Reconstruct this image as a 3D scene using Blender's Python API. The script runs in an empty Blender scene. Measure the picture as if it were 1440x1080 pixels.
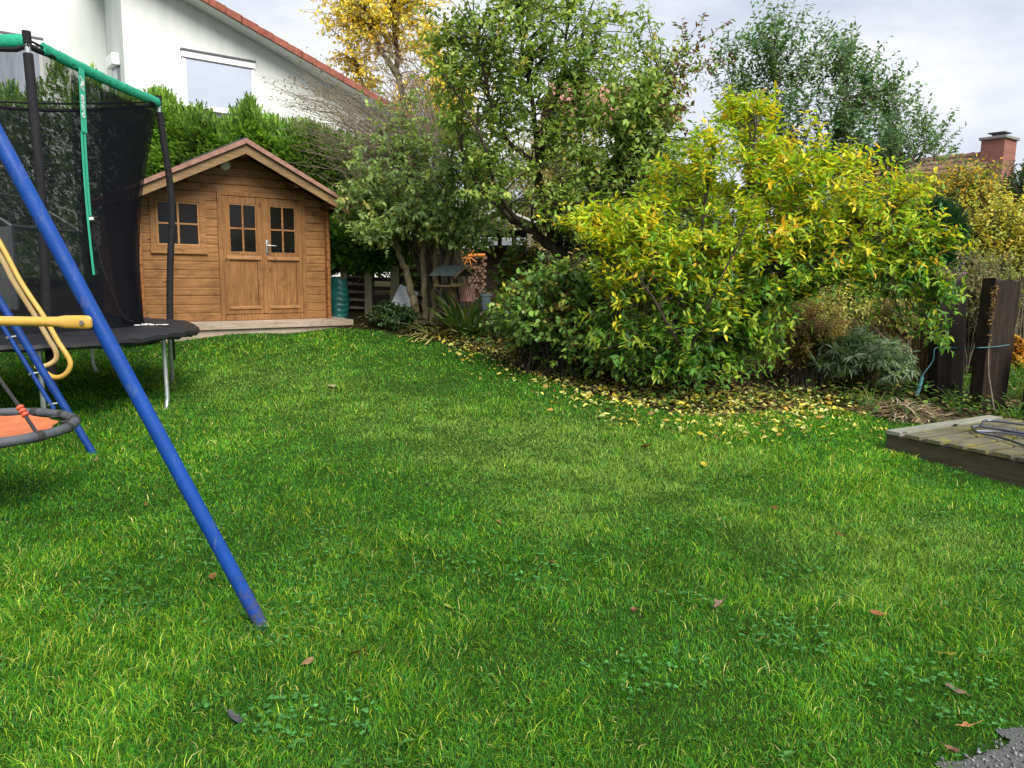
import bpy, math, random
import numpy as np
from mathutils import Vector, Matrix
rng = np.random.default_rng(11)
rnd = random.Random(5)
sc = bpy.context.scene
COL = sc.collection
R = math.radians
# ------------------------------------------------------------------ camera model and terrain
K = 1.5 / 1.3
FOC = 1082.0
CZ = 1.5
PITCH = R(8.4)
ROLL = .015
_f = np.array([0, math.cos(PITCH), -math.sin(PITCH)])
_r0 = np.array([1., 0, 0])
_u0 = np.array([0, math.sin(PITCH), math.cos(PITCH)])
_r = _r0 * math.cos(ROLL) + _u0 * math.sin(ROLL)
_u = _u0 * math.cos(ROLL) - _r0 * math.sin(ROLL)
CAM = np.array([0, 0, CZ])


def ray(px, py):
    return _f + _r * (px - 720) / FOC - _u * (py - 540) / FOC


def P(px, py, Y):
    d = ray(px, py)
    return CAM + d * (Y / d[1])


def sstep(t):
    t = np.clip(t, 0, 1)
    return t * t * (3 - 2 * t)


def hgt(x, y):
    x = np.asarray(x, float) / K
    y = np.asarray(y, float) / K
    q = np.clip(y - 3.6, 0, 8.4)
    z = .01125 * q * q + np.clip(y - 12, 0, 4) * .06
    return K * z * (1 - .65 * sstep((x - 1) / 4)) + .10 * sstep((y - 8.1) / 1.1) * sstep((-2.6 - x) / .9)


def G(px, py):
    d = ray(px, py)
    t = .5
    while t < 90:
        p = CAM + d * t
        if p[2] <= hgt(p[0], p[1]):
            return p
        t += .01
    return p


def vnoise(x, y, s, seed=0):
    """2D value noise 0..1, vectorised"""
    x = np.asarray(x) / s + 137.3 * seed + 1000
    y = np.asarray(y) / s + 71.7 * seed + 1000
    xi = np.floor(x).astype(np.int64)
    yi = np.floor(y).astype(np.int64)
    fx = x - xi
    fy = y - yi
    fx = fx * fx * (3 - 2 * fx)
    fy = fy * fy * (3 - 2 * fy)

    def hsh(a, b):
        n = (a * 374761393 + b * 668265263 + seed * 974711) & 0x7fffffff
        n = ((n ^ (n >> 13)) * 1274126177) & 0x7fffffff
        return ((n ^ (n >> 16)) & 0xffff) / 65535.0
    return (hsh(xi, yi) * (1 - fx) + hsh(xi + 1, yi) * fx) * (1 - fy) + (hsh(xi, yi + 1) * (1 - fx) + hsh(xi + 1, yi + 1) * fx) * fy


def inpoly(x, y, poly):
    x = np.asarray(x)
    y = np.asarray(y)
    ins = np.zeros(x.shape, bool)
    n = len(poly)
    for i in range(n):
        x1, y1 = poly[i]
        x2, y2 = poly[(i + 1) % n]
        if y1 == y2:
            continue
        c = ((y1 > y) != (y2 > y)) & (x < (x2 - x1) * (y - y1) / (y2 - y1) + x1)
        ins ^= c
    return ins


def nrm(v):
    v = np.asarray(v, float)
    return v / np.maximum(np.linalg.norm(v, axis=-1, keepdims=True), 1e-9)


# ------------------------------------------------------------------ mesh helpers
class MB:
    def __init__(s):
        s.v, s.f, s.m = [], [], []

    def add(s, verts, faces, mi=0):
        o = len(s.v)
        s.v += [tuple(map(float, p)) for p in verts]
        s.f += [tuple(o + i for i in f) for f in faces]
        s.m += [mi] * len(faces)
        return s

    def box(s, x0, x1, y0, y1, z0, z1, mi=0, M=None, b=0.0):
        if b > 0:
            return s.bbox(x0, x1, y0, y1, z0, z1, b, mi, M)
        p = [(x0, y0, z0), (x1, y0, z0), (x1, y1, z0), (x0, y1, z0), (x0, y0, z1), (x1, y0, z1), (x1, y1, z1), (x0, y1, z1)]
        if M is not None:
            p = [tuple(M @ Vector(q)) for q in p]
        return s.add(p, [(0, 3, 2, 1), (4, 5, 6, 7), (0, 1, 5, 4), (1, 2, 6, 5), (2, 3, 7, 6), (3, 0, 4, 7)], mi)

    def bbox(s, x0, x1, y0, y1, z0, z1, b, mi=0, M=None):
        import bmesh
        bm = bmesh.new()
        bmesh.ops.create_cube(bm, size=1)
        for v in bm.verts:
            v.co = Vector(((x0 + x1) / 2 + v.co.x * (x1 - x0), (y0 + y1) / 2 + v.co.y * (y1 - y0), (z0 + z1) / 2 + v.co.z * (z1 - z0)))
        bmesh.ops.bevel(bm, geom=list(bm.edges), offset=b, segments=2, affect='EDGES', profile=.6)
        bm.verts.index_update()
        vs = [(M @ v.co) if M is not None else v.co.copy() for v in bm.verts]
        s.add(vs, [[v.index for v in f.verts] for f in bm.faces], mi)
        bm.free()
        return s

    def tube(s, pts, r, n=10, mi=0, closed=False, caps=True, flat=None):
        pts = [np.array(p, float) for p in pts]
        m = len(pts)
        if not hasattr(r, '__len__'):
            r = [r] * m
        rings = []
        up = None
        for i in range(m):
            if closed:
                t = pts[(i + 1) % m] - pts[i - 1]
            else:
                t = pts[min(i + 1, m - 1)] - pts[max(i - 1, 0)]
            t = t / max(np.linalg.norm(t), 1e-9)
            if up is None:
                a = np.array([0, 0, 1.]) if abs(t[2]) < .9 else np.array([1., 0, 0])
                up = a
            up = up - t * np.dot(up, t)
            up = up / max(np.linalg.norm(up), 1e-9)
            sd = np.cross(t, up)
            rings.append([pts[i] + r[i] * (math.cos(2 * math.pi * k / n) * sd * (flat or 1) + math.sin(2 * math.pi * k / n) * up) for k in range(n)])
        vs = [p for rg in rings for p in rg]
        fs = []
        for i in range(m if closed else m - 1):
            j = (i + 1) % m
            for k in range(n):
                k2 = (k + 1) % n
                fs.append((i * n + k, i * n + k2, j * n + k2, j * n + k))
        if not closed and caps:
            fs.append(tuple(range(n - 1, -1, -1)))
            fs.append(tuple((m - 1) * n + k for k in range(n)))
        return s.add(vs, fs, mi)

    def prism(s, poly, axis, a, b, mi=0, M=None):
        """extrude a 2D polygon along an axis ('x','y','z') from a to b"""
        n = len(poly)

        def mk(p, t):
            q = {'x': (t, p[0], p[1]), 'y': (p[0], t, p[1]), 'z': (p[0], p[1], t)}[axis]
            return tuple(M @ Vector(q)) if M is not None else q
        vs = [mk(p, a) for p in poly] + [mk(p, b) for p in poly]
        fs = [tuple(range(n))[::-1], tuple(range(n, 2 * n))] + [(i, (i + 1) % n, n + (i + 1) % n, n + i) for i in range(n)]
        return s.add(vs, fs, mi)

    def build(s, name, mats, parent=None, smooth=False, loc=None, fix=True):
        me = bpy.data.meshes.new(name)
        v = s.v
        if loc is not None:
            v = [(p[0] - loc[0], p[1] - loc[1], p[2] - loc[2]) for p in v]
        me.from_pydata(v, [], s.f)
        for m in (mats if isinstance(mats, (list, tuple)) else [mats]):
            me.materials.append(m)
        me.polygons.foreach_set('material_index', s.m)
        if fix:
            import bmesh
            bm = bmesh.new()
            bm.from_mesh(me)
            bmesh.ops.recalc_face_normals(bm, faces=list(bm.faces))
            bm.to_mesh(me)
            bm.free()
        if smooth:
            me.polygons.foreach_set('use_smooth', [True] * len(me.polygons))
            me.set_sharp_from_angle(angle=R(40))
        o = bpy.data.objects.new(name, me)
        COL.objects.link(o)
        if parent is not None:
            o.parent = parent
        return o


def np_mesh(name, verts, quads=None, tris=None, col=None, mats=None, parent=None, smooth=False):
    me = bpy.data.meshes.new(name)
    nv = len(verts)
    me.vertices.add(nv)
    me.vertices.foreach_set('co', np.asarray(verts, np.float32).ravel())
    loops = []
    starts = []
    nl = 0
    if quads is not None and len(quads):
        loops.append(np.asarray(quads, np.int32).ravel())
        starts.append(np.arange(len(quads), dtype=np.int32) * 4)
        nl += len(quads) * 4
    if tris is not None and len(tris):
        loops.append(np.asarray(tris, np.int32).ravel())
        starts.append(nl + np.arange(len(tris), dtype=np.int32) * 3)
        nl += len(tris) * 3
    me.loops.add(nl)
    me.loops.foreach_set('vertex_index', np.concatenate(loops))
    st = np.concatenate(starts)
    me.polygons.add(len(st))
    me.polygons.foreach_set('loop_start', st)
    me.update(calc_edges=True)
    if smooth:
        me.polygons.foreach_set('use_smooth', np.ones(len(st), bool))
    if col is not None:
        a = me.attributes.new('col', 'FLOAT_COLOR', 'POINT')
        c = np.ones((nv, 4), np.float32)
        c[:, :3] = col
        a.data.foreach_set('color', c.ravel())
    for m in (mats if isinstance(mats, (list, tuple)) else [mats]):
        me.materials.append(m)
    o = bpy.data.objects.new(name, me)
    COL.objects.link(o)
    if parent is not None:
        o.parent = parent
    return o


def tag(o, label=None, cat=None, group=None, kind=None):
    if label:
        o['label'] = label
    if cat:
        o['category'] = cat
    if group:
        o['group'] = group
    if kind:
        o['kind'] = kind
    return o


def empty(name, loc, label, cat, group=None, rz=0):
    o = bpy.data.objects.new(name, None)
    o.empty_display_size = .2
    COL.objects.link(o)
    o.location = loc
    o.rotation_euler = (0, 0, rz)
    return tag(o, label, cat, group)


# ------------------------------------------------------------------ materials
def newmat(name):
    m = bpy.data.materials.new(name)
    m.use_nodes = True
    nt = m.node_tree
    b = nt.nodes['Principled BSDF']
    return m, nt, b


def mixc(nt, fac, a, b, blend='MIX'):
    n = nt.nodes.new('ShaderNodeMix')
    n.data_type = 'RGBA'
    n.blend_type = blend
    for i, v in ((0, fac), (6, a), (7, b)):
        if hasattr(v, 'is_linked') or isinstance(v, bpy.types.NodeSocket):
            nt.links.new(v, n.inputs[i])
        elif i == 0:
            n.inputs[0].default_value = v
        else:
            n.inputs[i].default_value = (*v, 1)
    return n.outputs[2]


def noise(nt, scale, detail=4, rough=.6, vec=None, stretch=None, coord='Object'):
    n = nt.nodes.new('ShaderNodeTexNoise')
    n.inputs['Scale'].default_value = scale
    n.inputs['Detail'].default_value = detail
    n.inputs['Roughness'].default_value = rough
    if vec is None:
        tc = nt.nodes.new('ShaderNodeTexCoord')
        vec = tc.outputs[coord]
    if stretch:
        mp = nt.nodes.new('ShaderNodeMapping')
        mp.inputs['Scale'].default_value = stretch
        nt.links.new(vec, mp.inputs['Vector'])
        vec = mp.outputs['Vector']
    nt.links.new(vec, n.inputs['Vector'])
    return n.outputs['Fac']


def ramp(nt, fac, stops):
    n = nt.nodes.new('ShaderNodeValToRGB')
    e = n.color_ramp.elements
    while len(e) < len(stops):
        e.new(.5)
    for i, (p, c) in enumerate(stops):
        e[i].position = p
        e[i].color = (*c, 1) if hasattr(c, '__len__') else (c, c, c, 1)
    nt.links.new(fac, n.inputs['Fac'])
    return n.outputs['Color']


def bump(nt, b, h, strength=.3, dist=.01):
    n = nt.nodes.new('ShaderNodeBump')
    n.inputs['Strength'].default_value = strength
    n.inputs['Distance'].default_value = dist
    nt.links.new(h, n.inputs['Height'])
    nt.links.new(n.outputs['Normal'], b.inputs['Normal'])


def mottled(name, c1, c2, scale=8, rough=.6, bmp=.2, bscale=60, metallic=0, spec=.5, stretch=None, detail=5, lo=.3, hi=.7):
    m, nt, b = newmat(name)
    f = noise(nt, scale, detail, .65, stretch=stretch)
    c = ramp(nt, f, [(lo, c1), (hi, c2)])
    nt.links.new(c, b.inputs['Base Color'])
    b.inputs['Roughness'].default_value = rough
    b.inputs['Metallic'].default_value = metallic
    b.inputs['Specular IOR Level'].default_value = spec
    if bmp:
        bump(nt, b, noise(nt, bscale, 4, .6, stretch=stretch), bmp, .01)
    return m


def wood(name, light, mid, dark, axis='x', rough=.55, grain=1.0, bmp=.25, stain=(.3, .2, .1), stainamt=.0):
    m, nt, b = newmat(name)
    st = {'x': (.8, 14, 14), 'y': (14, .8, 14), 'z': (14, 14, .8)}[axis]
    g = noise(nt, 3.0 * grain, 6, .7, stretch=st)
    big = noise(nt, 1.6, 3, .6)
    c = ramp(nt, g, [(.25, dark), (.5, mid), (.75, light)])
    c = mixc(nt, ramp(nt, big, [(.4, 0.0), (.75, .55)]), c, dark)
    if stainamt:
        s = noise(nt, 5, 5, .75)
        c = mixc(nt, ramp(nt, s, [(.52, 0.0), (.62, stainamt)]), c, stain)
    # knots
    vo = nt.nodes.new('ShaderNodeTexVoronoi')
    vo.inputs['Scale'].default_value = 2.3
    tc = nt.nodes.new('ShaderNodeTexCoord')
    mp = nt.nodes.new('ShaderNodeMapping')
    mp.inputs['Scale'].default_value = {'x': (.7, 2, 2), 'y': (2, .7, 2), 'z': (2, 2, .7)}[axis]
    nt.links.new(tc.outputs['Object'], mp.inputs['Vector'])
    nt.links.new(mp.outputs['Vector'], vo.inputs['Vector'])
    kn = ramp(nt, vo.outputs['Distance'], [(.04, .85), (.09, 0.0)])
    c = mixc(nt, kn, c, tuple(x * .35 for x in dark))
    nt.links.new(c, b.inputs['Base Color'])
    b.inputs['Roughness'].default_value = rough
    b.inputs['Specular IOR Level'].default_value = .25
    bump(nt, b, g, bmp, .004)
    return m


def leafmat(name, trans=.35, rough=.45, spec=.4, tint=(1.15, 1.2, .6)):
    m, nt, b = newmat(name)
    a = nt.nodes.new('ShaderNodeAttribute')
    a.attribute_name = 'col'
    nt.links.new(a.outputs['Color'], b.inputs['Base Color'])
    b.inputs['Roughness'].default_value = rough
    b.inputs['Specular IOR Level'].default_value = spec
    t = nt.nodes.new('ShaderNodeBsdfTranslucent')
    nt.links.new(mixc(nt, 1.0, a.outputs['Color'], tint, 'MULTIPLY'), t.inputs['Color'])
    mx = nt.nodes.new('ShaderNodeMixShader')
    mx.inputs[0].default_value = trans
    nt.links.new(b.outputs[0], mx.inputs[1])
    nt.links.new(t.outputs[0], mx.inputs[2])
    nt.links.new(mx.outputs[0], nt.nodes['Material Output'].inputs['Surface'])
    return m


LEAF = leafmat('leaf', .45)
LEAFG = leafmat('glossy_leaf', .25, .35, .5)
GRASSM = leafmat('grass_blade', .35, .55, .16)
DRYM = leafmat('dry_leaf', .15, .8, .2)
BARK = mottled('bark', (.045, .035, .025), (.16, .13, .095), 14, .9, .6, 40, spec=.2, stretch=(1, 1, .35))
BARKD = mottled('dark_bark', (.022, .018, .014), (.075, .06, .045), 14, .9, .6, 40, spec=.2, stretch=(1, 1, .35))
BARKG = mottled('mossy_bark', (.09, .075, .045), (.30, .24, .15), 10, .9, .6, 40, spec=.2, stretch=(1, 1, .3))
TWIG = mottled('twig_bark', (.09, .055, .035), (.2, .13, .08), 20, .85, 0, spec=.2)
TWIGG = mottled('grey_twig', (.14, .11, .085), (.28, .23, .18), 20, .85, 0, spec=.2)

# ------------------------------------------------------------------ foliage helpers
LEAFCOUNT = 0


def leaves_np(pos, ax, up, L, Wd, fold=.25, curl=.15):
    """each leaf: base, right1, right2, tip, left2, left1 -> two quads folded along the midrib"""
    n = len(pos)
    ax = nrm(ax)
    sd = nrm(np.cross(ax, up))
    nn = nrm(np.cross(sd, ax))
    L = L[:, None]
    Wd = Wd[:, None] * .5
    v = np.empty((n, 6, 3), np.float32)
    v[:, 0] = pos
    v[:, 1] = pos + ax * L * .30 + sd * Wd + nn * Wd * fold
    v[:, 2] = pos + ax * L * .68 + sd * Wd * .72 + nn * (Wd * fold * .7 - L * curl * .4)
    v[:, 3] = pos + ax * L - nn * L * curl
    v[:, 4] = pos + ax * L * .68 - sd * Wd * .72 + nn * (Wd * fold * .7 - L * curl * .4)
    v[:, 5] = pos + ax * L * .30 - sd * Wd + nn * Wd * fold
    i = np.arange(n)[:, None] * 6
    q = np.concatenate([i + np.array([[0, 1, 2, 3]]), i + np.array([[0, 3, 4, 5]])])
    return v.reshape(-1, 3), q


def twigs_np(a, m, b, r0, r1):
    """three sided twigs through start, middle, end points"""
    n = len(a)
    t = nrm(b - a)
    ref = np.where(np.abs(t[:, 2:3]) < .8, np.array([[0, 0, 1.]]), np.array([[1., 0, 0]]))
    s1 = nrm(np.cross(t, ref))
    s2 = np.cross(t, s1)
    v = np.empty((n, 9, 3), np.float32)
    rm = (r0 + r1) / 2
    for j, (p, rr) in enumerate(((a, r0), (m, rm), (b, r1))):
        rr = np.broadcast_to(np.asarray(rr, float), (n,))[:, None]
        for k in range(3):
            an = 2 * math.pi * k / 3
            v[:, j * 3 + k] = p + rr * (math.cos(an) * s1 + math.sin(an) * s2)
    i = np.arange(n)[:, None] * 9
    q = []
    for j in range(2):
        for k in range(3):
            k2 = (k + 1) % 3
            q.append(i + np.array([[j * 3 + k, j * 3 + k2, j * 3 + 3 + k2, j * 3 + 3 + k]]))
    return v.reshape(-1, 3), np.concatenate(q)


def rdir(n):
    return nrm(rng.normal(size=(n, 3)))


def palette(cols, w, jit=.22):
    cols = np.array(cols, float)
    w = np.array(w, float) / sum(w)

    def fn(tw, per):
        k = rng.choice(len(cols), size=len(tw), p=w)
        k = np.repeat(k, per)
        sw = rng.random(len(k)) < .25
        k[sw] = rng.choice(len(cols), size=sw.sum(), p=w)
        return cols[k] * np.exp(rng.normal(0, jit, (len(k), 1)))
    return fn


def blobpts(blobs, n):
    """blobs: (px, py, depth, rx_px, ry_px, r_depth, weight): ellipsoids in the world"""
    w = np.array([b[6] for b in blobs], float)
    w /= w.sum()
    k = rng.choice(len(blobs), size=n, p=w)
    d = rdir(n) * (rng.random((n, 1)) ** .42)
    out = np.empty((n, 3))
    for j, b in enumerate(blobs):
        s = k == j
        c = P(b[0], b[1], b[2])
        sc_ = b[2] / FOC
        out[s] = c + d[s] * np.array([b[3] * sc_, b[5], b[4] * sc_])
    return out


def bez(a, c, b, n):
    t = np.linspace(0, 1, n)[:, None]
    return a * (1 - t) ** 2 + c * 2 * t * (1 - t) + b * t * t


def wig(pts, amp):
    pts = np.array(pts, float)
    if len(pts) > 2:
        pts[1:-1] += rng.normal(0, amp, (len(pts) - 2, 3))
    return pts


def smoothline(pts, n):
    """Catmull-Rom through points"""
    pts = [np.array(p, float) for p in pts]
    q = [2 * pts[0] - pts[1]] + pts + [2 * pts[-1] - pts[-2]]
    out = []
    for i in range(1, len(q) - 2):
        for t in np.linspace(0, 1, n, endpoint=False):
            a, b, c, d = q[i - 1], q[i], q[i + 1], q[i + 2]
            out.append(.5 * (2 * b + (c - a) * t + (2 * a - 5 * b + 4 * c - d) * t * t + (3 * b - a - 3 * c + d) * t ** 3))
    out.append(pts[-1])
    return out


def plant(name, label, cat, base, blobs, n_t, colfn, limbs=(), stems=0, spread=.25, tw=5, lv=7, tl=.35, L=.08, Wd=.04, upb=.3,
          droop=.15, leafup=1.0, mat=LEAF, bark=BARK, twigmat=TWIG, br=.012, group=None, minz=.06, topbare=0, leafdir=.9,
          opposite=False, names=('trunk', 'crown'), twr=.003, fold=.25, curl=.15, straight=.25, bend_up=.35, flat=None, targets=None):
    global LEAFCOUNT
    base = np.array(base, float)
    root = empty(name, base, label, cat, group)
    T = blobpts(blobs, n_t) if targets is None else targets
    T[:, 2] = np.maximum(T[:, 2], hgt(T[:, 0], T[:, 1]) + minz)
    mb = MB()
    nodes, ntan, nrad = [], [], []
    for pts, r0, r1 in limbs:
        ln = smoothline(pts, 5)
        ln = wig(ln, r0 * .18)
        rr = np.linspace(0, 1, len(ln)) ** .8
        rr = r0 + (r1 - r0) * rr
        mb.tube(ln, list(rr), 9)
        ln = np.array(ln)
        for i in range(len(ln)):
            if i < len(ln) * .25 and len(limbs) > 1 and pts is limbs[0][0]:
                continue
            nodes.append(ln[i])
            ntan.append(nrm(ln[min(i + 1, len(ln) - 1)] - ln[max(i - 1, 0)]))
            nrad.append(rr[i])
    if not nodes:
        pass
    nodes = np.array(nodes) if nodes else None
    S, D, LN = [], [], []
    for t in T:
        if nodes is not None:
            dd = np.linalg.norm(nodes - t, axis=1) + np.maximum(nodes[:, 2] - t[2] + .15, 0) * 1.2 + rng.random(len(nodes)) * .35
            i = int(np.argmin(dd))
            a, ta, ra = nodes[i], ntan[i], nrad[i]
            d = np.linalg.norm(t - a)
            c = a + ta * d * .3 + np.array([0, 0, d * bend_up * .5])
            r0 = min(ra * .6, br * (.35 + d * .7))
        else:
            an = rng.random() * 6.283
            rr = spread * math.sqrt(rng.random())
            a = base + np.array([rr * math.cos(an), rr * math.sin(an), 0])
            a[2] = hgt(a[0], a[1]) - .03
            d = np.linalg.norm(t - a)
            hz = (t - a) * np.array([1, 1, 0])
            c = a + hz * .25 + np.array([0, 0, (t[2] - a[2]) * .75 + d * bend_up * .4])
            r0 = br * (.5 + .25 * d)
        ln = wig(bez(a, c, t, 7), .015 * d * straight * 2)
        mb.tube(ln, list(np.linspace(r0, twr * 1.2, 7)), 5, caps=False)
        u = rng.random(tw) ** .6 * .62 + .38
        u[0] = 1
        x = u * 6
        i0 = np.minimum(x.astype(int), 5)
        fr = (x - i0)[:, None]
        s = ln[i0] * (1 - fr) + ln[i0 + 1] * fr
        tg = nrm(ln[i0 + 1] - ln[i0])
        dr = nrm(tg * .7 + rdir(tw) * .8 + np.array([0, 0, upb]))
        dr[0] = nrm(tg[0] + np.array([0, 0, upb * .6]))
        S.append(s)
        D.append(dr)
        LN.append(tl * (.45 + .75 * rng.random(tw)))
    S = np.concatenate(S)
    D = np.concatenate(D)
    LN = np.concatenate(LN)
    n = len(S)
    Mid = S + D * LN[:, None] * .5 + rng.normal(0, .02, (n, 3)) * LN[:, None] * 2
    E = S + D * LN[:, None] + np.array([0, 0, -1]) * (droop * LN * LN * .6)[:, None]
    tv, tq = twigs_np(S, Mid, E, twr, twr * .45)
    # leaves along twigs
    f = np.tile((np.arange(lv) + .6) / lv, (n, 1)) + rng.normal(0, .25 / lv, (n, lv))
    f = np.clip(f, .03, 1)[..., None]
    pos = S[:, None] * (1 - f) ** 2 + (2 * f * (1 - f)) * Mid[:, None] + f * f * E[:, None]
    tdir = nrm(E - S)[:, None]
    side = nrm(np.cross(np.broadcast_to(tdir, pos.shape), rng.normal(size=pos.shape)))
    if opposite:
        side[:, 1::2] = -side[:, 0:(lv // 2) * 2:2]
        pos[:, 1::2] = pos[:, 0:(lv // 2) * 2:2]
    ax = nrm(tdir * .55 + side * leafdir + np.array([0, 0, -droop]) + rng.normal(0, .12, pos.shape))
    up = nrm(np.array([0, 0, leafup]) + rng.normal(0, .45, pos.shape) + tdir * .3)
    N = n * lv
    Ls = L * (.6 + .6 * rng.random(N))
    Ws = Wd * (.65 + .55 * rng.random(N))
    colr = colfn(S, lv)
    v, q = leaves_np(pos.reshape(-1, 3), ax.reshape(-1, 3), up.reshape(-1, 3), Ls, Ws, fold, curl)
    v = v - base
    np_mesh(names[1], v, q, None, np.repeat(colr, 6, 0), mat, root)
    LEAFCOUNT += N
    mb.build(names[0], [bark], root, smooth=True, loc=base, fix=False)
    np_mesh('twigs', tv - base, tq, None, None, twigmat, root, smooth=True)
    return root


# ================================================================== camera, light, sky
cd = bpy.data.cameras.new('camera')
cam = bpy.data.objects.new('camera', cd)
COL.objects.link(cam)
cd.sensor_width = 36
cd.lens = 36 * FOC / 1440
cd.clip_end = 600
cd.clip_start = .05
cam.matrix_world = Matrix(((_r[0], _u[0], -_f[0], 0), (_r[1], _u[1], -_f[1], 0), (_r[2], _u[2], -_f[2], CZ), (0, 0, 0, 1)))
sc.camera = cam
SUNDIR = Vector((.36, -.64, .74)).normalized()
sl = bpy.data.lights.new('sun', 'SUN')
sl.energy = 3.7
sl.angle = R(38)
sl.color = (1, .95, .86)
so = bpy.data.objects.new('sun', sl)
COL.objects.link(so)
so.rotation_euler = SUNDIR.to_track_quat('Z', 'Y').to_euler()
w = bpy.data.worlds.new('World')
sc.world = w
w.use_nodes = True
nt = w.node_tree
bg = nt.nodes['Background']
sky = nt.nodes.new('ShaderNodeTexSky')
sky.sky_type = 'NISHITA'
sky.sun_disc = False
sky.sun_elevation = math.asin(SUNDIR.z)
sky.sun_rotation = math.atan2(SUNDIR.x, SUNDIR.y)
sky.dust_density = 2
tc = nt.nodes.new('ShaderNodeTexCoord')
mp = nt.nodes.new('ShaderNodeMapping')
mp.inputs['Scale'].default_value = (1, 1, 2.6)
nt.links.new(tc.outputs['Generated'], mp.inputs['Vector'])
n1 = noise(nt, 3.4, 7, .58, vec=mp.outputs['Vector'])
n2 = noise(nt, 1.3, 4, .5, vec=mp.outputs['Vector'])
cl = ramp(nt, n1, [(.36, (4.0, 4.4, 5.2)), (.50, (5.1, 5.4, 6.0)), (.62, (6.2, 6.3, 6.6))])
cov = ramp(nt, n2, [(.3, .80), (.6, 1.0)])
skc = mixc(nt, 1.0, sky.outputs['Color'], (.8, .9, 1.0), 'MULTIPLY')
nt.links.new(mixc(nt, cov, skc, cl), bg.inputs['Color'])
bg.inputs['Strength'].default_value = .1
sc.view_settings.view_transform = 'Standard'
sc.view_settings.look = 'None'
sc.view_settings.exposure = .70
sc.view_settings.gamma = 1
sc.render.engine = 'CYCLES'
sc.cycles.max_bounces = 8
sc.cycles.transparent_max_bounces = 24
sc.cycles.diffuse_bounces = 3
sc.cycles.use_denoising = True

# ================================================================== ground
pl_o = G(1243, 640)
PLZ = float(pl_o[2]) + .185


def PZ(px, py, z):
    d = ray(px, py)
    return CAM + d * ((z - CZ) / d[2])


A0 = PZ(1246, 605, PLZ)
dF = PZ(1440, 644, PLZ) - A0
dB = PZ(1350, 577, PLZ) - A0
PLX = np.array([dF[0], dF[1]]) / np.linalg.norm(dF[:2])
PLY = np.array([-PLX[1], PLX[0]])
PL_LEN = abs(np.dot(dB[:2], PLY))
PLAT = [tuple(A0[:2] + PLX * a + PLY * b) for a, b in ((0, 0), (1.6, 0), (1.6, PL_LEN), (0, PL_LEN))]

far = [G(*p)[:2] for p in ((40, 470), (200, 463), (330, 461), (480, 463), (525, 466), (560, 470), (620, 482), (690, 502), (760, 526), (830, 554), (910, 576),
                            (1000, 588), (1090, 580), (1160, 572), (1235, 590), (1290, 596), (1340, 598), (1440, 600))]
LAWN = [(-16, 12.5)] + [tuple(p) for p in far] + [(12, 6.2), (12, -3), (-16, -3)]
GRAV = [tuple(G(1320, 1090)[:2]), tuple(G(1375, 1064)[:2]), tuple(G(1415, 1044)[:2]), tuple(G(1460, 1022)[:2]), (3.2, 2.75), (3.2, -.5), (.9, -.5), (.95, 1.2)]
FARLAWN = [(5.2, 9.6), (8, 8.2), (16, 8), (26, 30), (9, 30), (6.2, 14)]
CANOPY = [tuple(G(*p)[:2]) for p in ((690, 500), (770, 520), (850, 548), (960, 562), (1060, 562), (1130, 545), (1150, 520), (800, 470), (690, 480))]


def axis_pts(lo, hi, flo, fhi, step):
    a = list(np.arange(flo, fhi + 1e-6, step))
    s, x = step, flo
    while x > lo:
        s *= 1.35
        x -= s
        a.insert(0, x)
    s, x = step, fhi
    while x < hi:
        s *= 1.35
        x += s
        a.append(x)
    return np.array(a)


gx = axis_pts(-160, 160, -9, 9, .1)
gy = axis_pts(-40, 300, .2, 14, .1)
X, Y = np.meshgrid(gx, gy)
Z = hgt(X, Y) + (vnoise(X, Y, .9, 3) - .5) * .03 * (np.abs(X) < 14) + (vnoise(X, Y, .25, 4) - .5) * .012
mask = inpoly(X, Y, LAWN) | inpoly(X, Y, FARLAWN) | (Y > 34) | (X > 14) | (X < -15)
gcol = np.where(mask[..., None], np.array([.030, .075, .010]), np.array([.035, .026, .016]))
gv = np.stack([X, Y, Z], -1).reshape(-1, 3)
ny, nx = X.shape
ii = (np.arange(ny - 1)[:, None] * nx + np.arange(nx - 1)[None]).ravel()
gq = np.stack([ii, ii + 1, ii + nx + 1, ii + nx], 1)
m, nt, b = newmat('ground_soil')
a = nt.nodes.new('ShaderNodeAttribute')
a.attribute_name = 'col'
c = mixc(nt, ramp(nt, noise(nt, 9, 6, .7), [(.35, 0.0), (.7, 1.0)]), a.outputs['Color'], (.03, .032, .012))
nt.links.new(c, b.inputs['Base Color'])
b.inputs['Roughness'].default_value = .95
b.inputs['Specular IOR Level'].default_value = .03
bump(nt, b, noise(nt, 60, 5, .7), .8, .02)
tag(np_mesh('ground', gv, gq, None, gcol.reshape(-1, 3), m, smooth=True), kind='structure')


def gz(x, y):
    return hgt(x, y) + (vnoise(x, y, .9, 3) - .5) * .03 + (vnoise(x, y, .25, 4) - .5) * .012


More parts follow.
